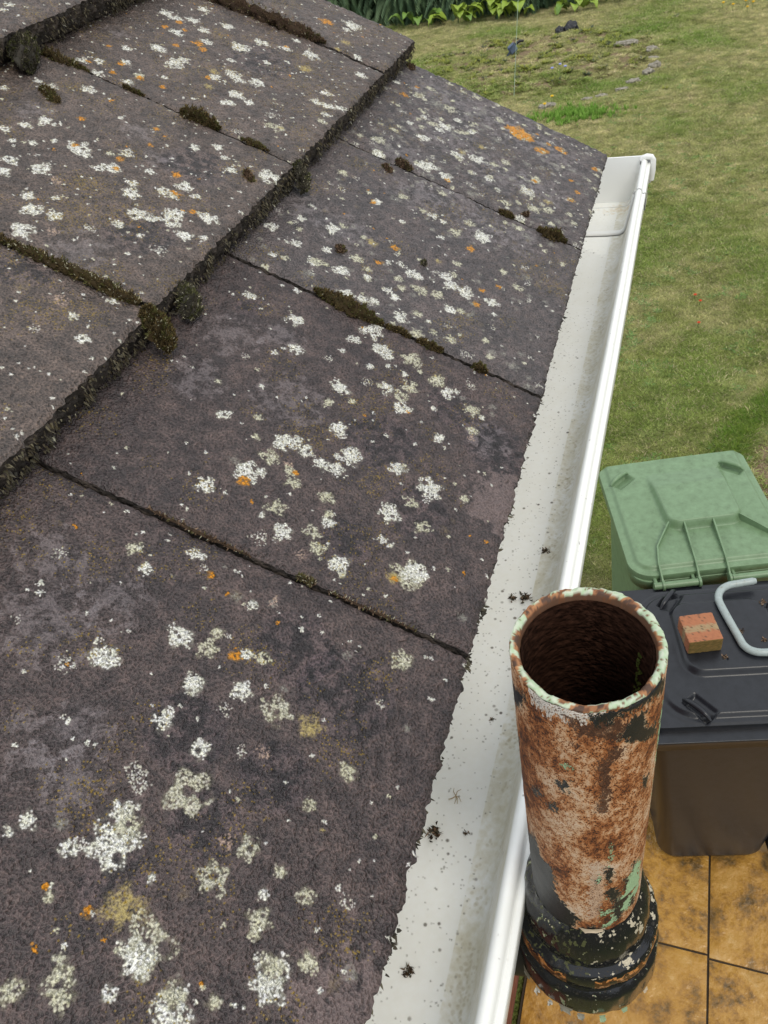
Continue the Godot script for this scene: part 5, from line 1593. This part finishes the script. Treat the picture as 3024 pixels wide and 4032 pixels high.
func make_bed() -> void:
	# weeds: small leafy rosettes over the old bed
	rng.seed = 440
	var wb := Mb.new()
	for k in 16:
		var a := rng.randf() * TAU
		var d := Vector3(cos(a), rng.randf_range(0.5, 1.6), sin(a)).normalized()
		wb.col = Color(1, 1, 1) * rng.randf_range(0.75, 1.15)
		wb.blade(Vector3(cos(a), 0, sin(a)) * 0.01, d * rng.randf_range(0.05, 0.11), Vector3(-sin(a), 0, cos(a)), rng.randf_range(0.006, 0.014), Vector3(cos(a), -0.6, sin(a)) * 0.02)
	var wm := vmat(0.7, 0.3)
	wm.backlight_enabled = true
	wm.backlight = Color(0.45, 0.45, 0.45)
	var mesh := wb.add_to(ArrayMesh.new(), wm)
	var where: Array[Transform3D] = []
	var tint := PackedColorArray()
	for k in 11000:
		var x := rng.randf_range(-5.6, 0.2)
		var z := rng.randf_range(-14.4, -9.4)
		if rng.randf() > bed_weight(x, z) * 0.95 + 0.015: continue
		var n := patch_f.get_noise_2d(x * 0.8 + 40.0, z * 0.8)
		if n < 0.0 + rng.randf() * 0.2: continue
		var s := rng.randf_range(0.3, 0.8) * (0.7 + n)
		where.append(Transform3D(Basis(Vector3.UP, rng.randf() * TAU).scaled(Vector3.ONE * s), on_lawn(x, z)))
		var c := Color(0.17, 0.24, 0.06).lerp(Color(0.36, 0.38, 0.08), clampf(n * 1.6 + rng.randf() * 0.3, 0, 1))
		if rng.randf() < 0.15: c = Color(0.12, 0.15, 0.1)
		tint.append(c)
	scatter("bed_weeds", mesh, where, tint, self, "green weeds overgrowing the old flower bed")
	# the bright tuft of long grass in front of the bed
	where.clear()
	tint.clear()
	for k in 260:
		var x := -1.27 + rng.randfn(0, 0.26)
		var z := -9.35 + rng.randfn(0, 0.14)
		var s := rng.randf_range(0.5, 1.2)
		where.append(Transform3D(Basis(Vector3.UP, rng.randf() * TAU).scaled(Vector3(s * 0.5, s * 1.3, s * 0.5)), on_lawn(x, z)))
		tint.append(Color(0.18, 0.36, 0.05).lerp(Color(0.3, 0.5, 0.1), rng.randf()))
	var tuft := scatter("grass_tuft", mesh, where, tint, self, "bright green tuft of long grass in front of the old bed", "")
	tuft.set_meta("category", "grass tuft")
	# edging stones: [x, z, wide, deep, high, turn, label]
	var stone := StandardMaterial3D.new()
	stone.albedo_texture = ramp_tex(441, 256, 30.0, [[0.0, rgb(92, 88, 76)], [0.5, rgb(142, 136, 124)], [1.0, rgb(196, 190, 176)]])
	stone.roughness = 0.9
	triplanar(stone, 3.0)
	bump(stone, grey_tex(442, 256, 20.0), 0.8)
	var stones := [[1350, 99, 0.5, 0.2, 0.07, 0.2, "long flat grey edging stone at the far end of the old bed"], [1408, 107, 0.26, 0.2, 0.12, 0.6, "mossy edging stone at the far outer corner of the stone row"], [1411, 119, 0.3, 0.12, 0.06, -0.2, "pale thin edging stone below the mossy corner stone"], [1416, 137, 0.24, 0.18, 0.12, 0.4, "knobbly grey edging stone midway along the row's outer bend"], [1400, 152, 0.22, 0.16, 0.11, 0.9, "grey edging stone at the bend nearer the long grass tuft"], [1368, 171, 0.26, 0.14, 0.09, 0.3, "pale angular edging stone between the bend and a flat grey one"], [1341, 187, 0.26, 0.16, 0.05, 0.1, "sunken flat grey edging stone in the middle of the row"], [1299, 200, 0.24, 0.13, 0.05, 0.25, "low grey edging stone beyond the bright grass tuft"], [1266, 208, 0.22, 0.12, 0.05, 0.3, "low grey edging stone just above the bright grass tuft"], [1180, 227, 0.34, 0.2, 0.08, 0.2, "flat grey edging stone by the two yellow flowers"]]
	for s in stones.size():
		var q: Array = stones[s]
		var p := STONE_AT[s] as Vector2
		var lump := noise(450 + s, 0.16, 3)
		var sb := Mb.new()
		var pts := PackedVector3Array()
		for i in 11:
			for j in 21:
				var a := TAU * (j % 20) / 20.0
				var b := PI * 0.5 - PI * 0.62 * i / 10.0
				var d := Vector3(cos(a) * cos(b), sin(b), sin(a) * cos(b))
				var sq := Vector3(signf(d.x) * pow(absf(d.x), 0.6), signf(d.y) * pow(absf(d.y), 0.55), signf(d.z) * pow(absf(d.z), 0.6))
				var f := 1.0 + lump.get_noise_3dv(d * 0.2) * 0.5
				pts.append(sq * f * Vector3(q[2] * 0.33, q[4] * 0.55, q[3] * 0.36))
		sb.grid(pts, 11, 21, true, PackedVector2Array(), PackedColorArray(), true)
		var o := part(sb, "edging_stone", stone, self)
		o.position = on_lawn(p.x, p.y)
		o.rotation.y = q[5]
		tag(o, q[6], "stone", "edging stones of the old bed")
	# a crumpled black bag of two lobes
	var bag := thing("black_bag", "crumpled black plastic bag lying on the far side of the old bed", "bag", on_lawn(-1.93, -13.57))
	var bm := mat(rgb(30, 31, 38), 0.35)
	for q in [[Vector3(0.06, 0, 0), Vector3(0.13, 0.15, 0.11), 461], [Vector3(-0.11, 0, 0.04), Vector3(0.09, 0.1, 0.08), 462]]:
		var lump := noise(q[2], 0.3, 3, 0.6)
		var pts := PackedVector3Array()
		for i in 19:
			for j in 33:
				var a := TAU * (j % 32) / 32.0
				var b := PI * 0.5 - PI * 0.6 * i / 18.0
				var d := Vector3(cos(a) * cos(b), sin(b), sin(a) * cos(b))
				pts.append(q[0] + d * (1.0 + lump.get_noise_3dv(d * 0.35) * 0.35 - absf(lump.get_noise_3dv(d)) * 0.2) * q[1])
		var lb := Mb.new()
		lb.grid(pts, 19, 33, true, PackedVector2Array(), PackedColorArray(), true)
		part(lb, "lobe", bm, bag)
	# a blue-grey scrap with a dark handle, half sunk in the weeds
	var scrap := thing("garden_trowel", "small dark blue scrap with a black handle amid the weeds", "scrap", on_lawn(-2.55, -12.25), 0.5)
	var tb := Mb.new()
	tb.blade(Vector3(0, 0.14, 0), Vector3(-0.16, -0.12, 0.06), Vector3(0.2, 0.9, 0.3).normalized(), 0.07)
	tb.box(Vector3(-0.03, 0.1, 0.0), Vector3(0.13, 0.14, 0.05), 0.02, Basis(Vector3.BACK, 0.5))
	part(tb, "blade", mat(rgb(84, 98, 120), 0.4), scrap)
	var hb := Mb.new()
	hb.tube(PackedVector3Array([Vector3(0.02, 0.15, 0), Vector3(0.09, 0.18, 0), Vector3(0.15, 0.17, 0)]), [0.018, 0.022, 0.018], 8)
	part(hb, "handle", mat(rgb(26, 27, 32), 0.5), scrap)
	# a green cane leaning beside the bed
	var cb := Mb.new()
	cb.tube(PackedVector3Array([Vector3(0, -0.05, 0), Vector3(0.1, 0.9, 0), Vector3(0.21, 1.9, 0)]), [0.0034, 0.003, 0.0024], 8)
	var cane := part(cb, "garden_cane", mat(rgb(176, 200, 180), 0.5), self)
	cane.position = on_lawn(-2.23, -10.4)
	tag(cane, "thin pale green garden cane leaning over the old bed", "cane")
	# flowers
	var stem := mat(lin(0.09, 0.15, 0.03), 0.7)
	var kinds := {"yellow": mat(rgb(232, 196, 30), 0.6), "orange": mat(rgb(206, 70, 24), 0.6), "blue": mat(rgb(170, 176, 226), 0.6)}
	var flowers := [["yellow", -1.60, -9.72, 0.05, 0.14, "yellow flower of the two beside a flat edging stone, the farther one"], ["yellow", -1.66, -9.50, 0.05, 0.13, "yellow flower of the two beside a flat edging stone, the nearer one"],
		["yellow", 0.42, -13.75, 0.055, 0.1, "yellow flower standing alone left of the yellow cluster"], ["yellow", 0.56, -13.6, 0.055, 0.1, "deep yellow flower between the lone one and the cluster"], ["yellow", 0.74, -13.75, 0.055, 0.1, "yellow flower at the left of the tight yellow cluster"], ["yellow", 0.84, -13.85, 0.055, 0.12, "yellow flower at the top of the tight yellow cluster"], ["yellow", 0.84, -13.6, 0.055, 0.1, "yellow flower at the right of the tight yellow cluster"], ["yellow", 0.76, -13.45, 0.05, 0.08, "yellow flower at the bottom of the tight yellow cluster"],
		["orange", 0.25, -4.76, 0.028, 0.05, "deep red-orange flower on the lawn, leftmost of three"], ["orange", 0.29, -4.66, 0.026, 0.05, "orange flower on the lawn, middle of three"], ["orange", 0.285, -4.32, 0.026, 0.05, "orange flower on the lawn, nearest the green bin"],
		["blue", -1.75, -10.75, 0.05, 0.16, "pale blue flower in the old bed, leftmost of three"], ["blue", -1.65, -10.8, 0.05, 0.17, "pale blue flower in the old bed, middle of three"], ["blue", -1.57, -10.74, 0.05, 0.16, "pale blue flower in the old bed, rightmost of three"]]
	for f in flowers:
		var o := thing(f[0] + "_flower", f[5], "flower", on_lawn(f[1], f[2]), f[1] * 9.0, f[0] + " flowers on the lawn" if f[0] != "blue" else "blue flowers in the old bed")
		var sb := Mb.new()
		sb.tube(PackedVector3Array([Vector3(0, -0.01, 0), Vector3(0.004, f[4] * 0.5, 0), Vector3(0, f[4], 0.003)]), [0.003, 0.0025, 0.002], 6)
		part(sb, "stem", stem, o)
		var pb := Mb.new()
		for k in 14:
			var a := TAU * k / 14.0
			for lv in 2: pb.blade(Vector3(0, f[4], 0), Vector3(cos(a + lv * 0.2), 0.25 + lv * 0.5, sin(a + lv * 0.2)) * f[3] * (0.6 - lv * 0.15), Vector3(-sin(a), 0, cos(a)), f[3] * 0.11)
		pb.lathe([Vector2(0.0, f[4] + f[3] * 0.2), Vector2(f[3] * 0.2, f[4] + f[3] * 0.12), Vector2(f[3] * 0.3, f[4]), Vector2(0.0, f[4] - f[3] * 0.15)], Vector3.ZERO, 12)
		part(pb, "flower_head", kinds[f[0]], o)

const STONE_AT := [Vector2(-0.91, -12.20), Vector2(-0.51, -11.85), Vector2(-0.47, -11.56), Vector2(-0.42, -11.14), Vector2(-0.49, -10.85), Vector2(-0.66, -10.53), Vector2(-0.79, -10.26), Vector2(-1.02, -10.08), Vector2(-1.20, -9.99), Vector2(-1.68, -9.78)]

func leaf_mesh(long: float, wide: float, m: Material, seed_: int) -> ArrayMesh:
	# a broad wavy leaf, folded along its midrib, bending over to the tip
	var w := noise(seed_, 0.08, 2)
	var pts := PackedVector3Array()
	for i in 13:
		var t := i / 12.0
		var half := wide * 0.5 * pow(sin(PI * pow(t, 0.7)), 0.7) + 0.002
		for j in 9:
			var u := j / 4.0 - 1.0
			var y := long * (0.5 * sin(t * 2.2) - 0.28 * t * t)
			pts.append(Vector3(u * half, y + absf(u) * half * 0.35 + w.get_noise_2d(u * 0.2, t * long) * 0.035 * absf(u), t * long * 0.85))
	var mb := Mb.new()
	mb.grid(pts, 13, 9, false)
	return mb.add_to(ArrayMesh.new(), m)

func make_shrubs() -> void:
	rng.seed = 470
	# a drooping spray: a stem with leaflets hanging from both sides
	var sb := Mb.new()
	for k in 13:
		var t := k / 12.0
		var p := Vector3(0, -0.16 * t * t, t * 0.32)
		for s in [-1.0, 1.0]:
			sb.col = Color(1, 1, 1) * rng.randf_range(0.75, 1.2)
			sb.blade(p, Vector3(s * 0.055, -0.035 - 0.03 * t, 0.03) * rng.randf_range(0.8, 1.2) * (1.15 - t * 0.6), Vector3(0.2 * s, 0.1, -0.9).normalized(), 0.011, Vector3(0, -0.014, 0))
	var lm := vmat(0.6, 0.4)
	lm.backlight_enabled = true
	lm.backlight = Color(0.22, 0.22, 0.22)
	var spray := sb.add_to(ArrayMesh.new(), lm)
	var bark := mat(rgb(74, 58, 46), 0.9)
	var shrubs := [[-8.4, -17.2, 1.6, "at the edge of the roof"], [-6.9, -16.7, 1.55, "second from the roof edge"], [-5.35, -16.5, 1.4, "third from the roof edge"], [-3.95, -16.3, 1.35, "in the middle, behind the brightest broad leaves"], [-2.65, -16.15, 1.3, "rightmost, ending behind the lawn's upper edge"], [-1.3, -17.2, 1.2, "set back at the right end of the row"]]
	for q in shrubs.size():
		var s: Array = shrubs[q]
		rng.seed = 480 + q
		var o := thing("evergreen_shrub", "dark green shrub with drooping sprays, " + s[3], "shrub", Vector3(s[0], 0.0, s[1]), 0.0, "dark shrubs along the far side of the lawn")
		var tb := Mb.new()
		for k in 4:
			var a := TAU * k / 4.0 + rng.randf()
			tb.tube(PackedVector3Array([Vector3(cos(a) * 0.08, -0.03, sin(a) * 0.08), Vector3(cos(a) * 0.25, 0.7, sin(a) * 0.25), Vector3(cos(a) * 0.5, 1.5, sin(a) * 0.5)]), [0.05, 0.035, 0.012], 8)
		part(tb, "trunk", bark, o)
		var where: Array[Transform3D] = []
		var tint := PackedColorArray()
		for k in 1500:
			var a := rng.randf() * TAU
			var h := rng.randf_range(0.08, 2.0)
			var r: float = s[2] * 0.72 * sqrt(maxf(0.05, 1.0 - pow((h - 0.6) / 1.5, 2.0))) * rng.randf_range(0.7, 1.04)
			r *= 1.0 + 0.16 * sin(a * 5.0 + q) + 0.12 * sin(h * 6.0 + a * 3.0)
			var b := Basis(Vector3.UP, PI * 0.5 - a + rng.randf_range(-0.5, 0.5)) * Basis(Vector3.RIGHT, rng.randf_range(-0.1, 0.75))
			where.append(Transform3D(b.scaled(Vector3.ONE * rng.randf_range(0.8, 1.5)), Vector3(cos(a) * r, h, sin(a) * r * 0.8)))
			tint.append(Color(0.05, 0.1, 0.05).lerp(Color(0.13, 0.2, 0.095), rng.randf()))
		scatter("crown", spray, where, tint, o, "", "")
	# broad-leaved plants at the shrubs' feet
	var bright := mat(lin(0.27, 0.38, 0.05), 0.5)
	bright.backlight_enabled = true
	bright.backlight = Color(0.3, 0.3, 0.2)
	var mid := mat(lin(0.16, 0.28, 0.05), 0.5)
	mid.backlight_enabled = true
	mid.backlight = Color(0.25, 0.25, 0.2)
	var leaves := [leaf_mesh(0.34, 0.25, bright, 491), leaf_mesh(0.28, 0.24, bright, 492), leaf_mesh(0.36, 0.2, mid, 493)]
	var plants := [[-5.0, -15.35, 5, "with pointed mid green leaves nearest the roof"], [-4.15, -15.15, 8, "with the brightest yellow-green leaves, second from the roof"], [-3.45, -15.25, 9, "tall with long hanging leaves, third from the roof"], [-3.0, -15.05, 6, "low and spreading beside the tall one"], [-1.95, -15.0, 6, "alone in front of the right-hand shrubs"], [-1.35, -15.35, 5, "at the right end of the shrubs, cut by the photo's top"]]
	for q in plants.size():
		var s: Array = plants[q]
		rng.seed = 495 + q
		var o := thing("broad_leaved_plant", "broad-leaved plant " + s[3], "plant", Vector3(s[0], 0.0, s[1]), 0.0, "broad-leaved plants at the shrubs' feet")
		for k in int(s[2] * 1.6):
			var a: float = rng.randf_range(-1.7, 1.7) if k else 0.2
			var p: Vector3 = Vector3(sin(a) * rng.randf_range(0.08, 0.3), rng.randf_range(0.05, 0.4) if q == 2 else rng.randf_range(0.02, 0.18), cos(a) * 0.06)
			var l := part_mesh(leaves[2] if q == 0 else leaves[(k + q) % 3 if k % 4 == 3 else k % 2], "leaf", o)
			l.transform = Transform3D((Basis(Vector3.UP, a) * Basis(Vector3.RIGHT, rng.randf_range(-0.6, 0.35))).scaled(Vector3.ONE * rng.randf_range(0.7, 1.1)), p)
		var st := Mb.new()
		st.tube(PackedVector3Array([Vector3(0, -0.02, 0), Vector3(0.02, 0.2, 0), Vector3(0, 0.45, 0.02)]), [0.014, 0.011, 0.006], 7)
		part(st, "stem", mat(lin(0.1, 0.14, 0.04), 0.7), o)
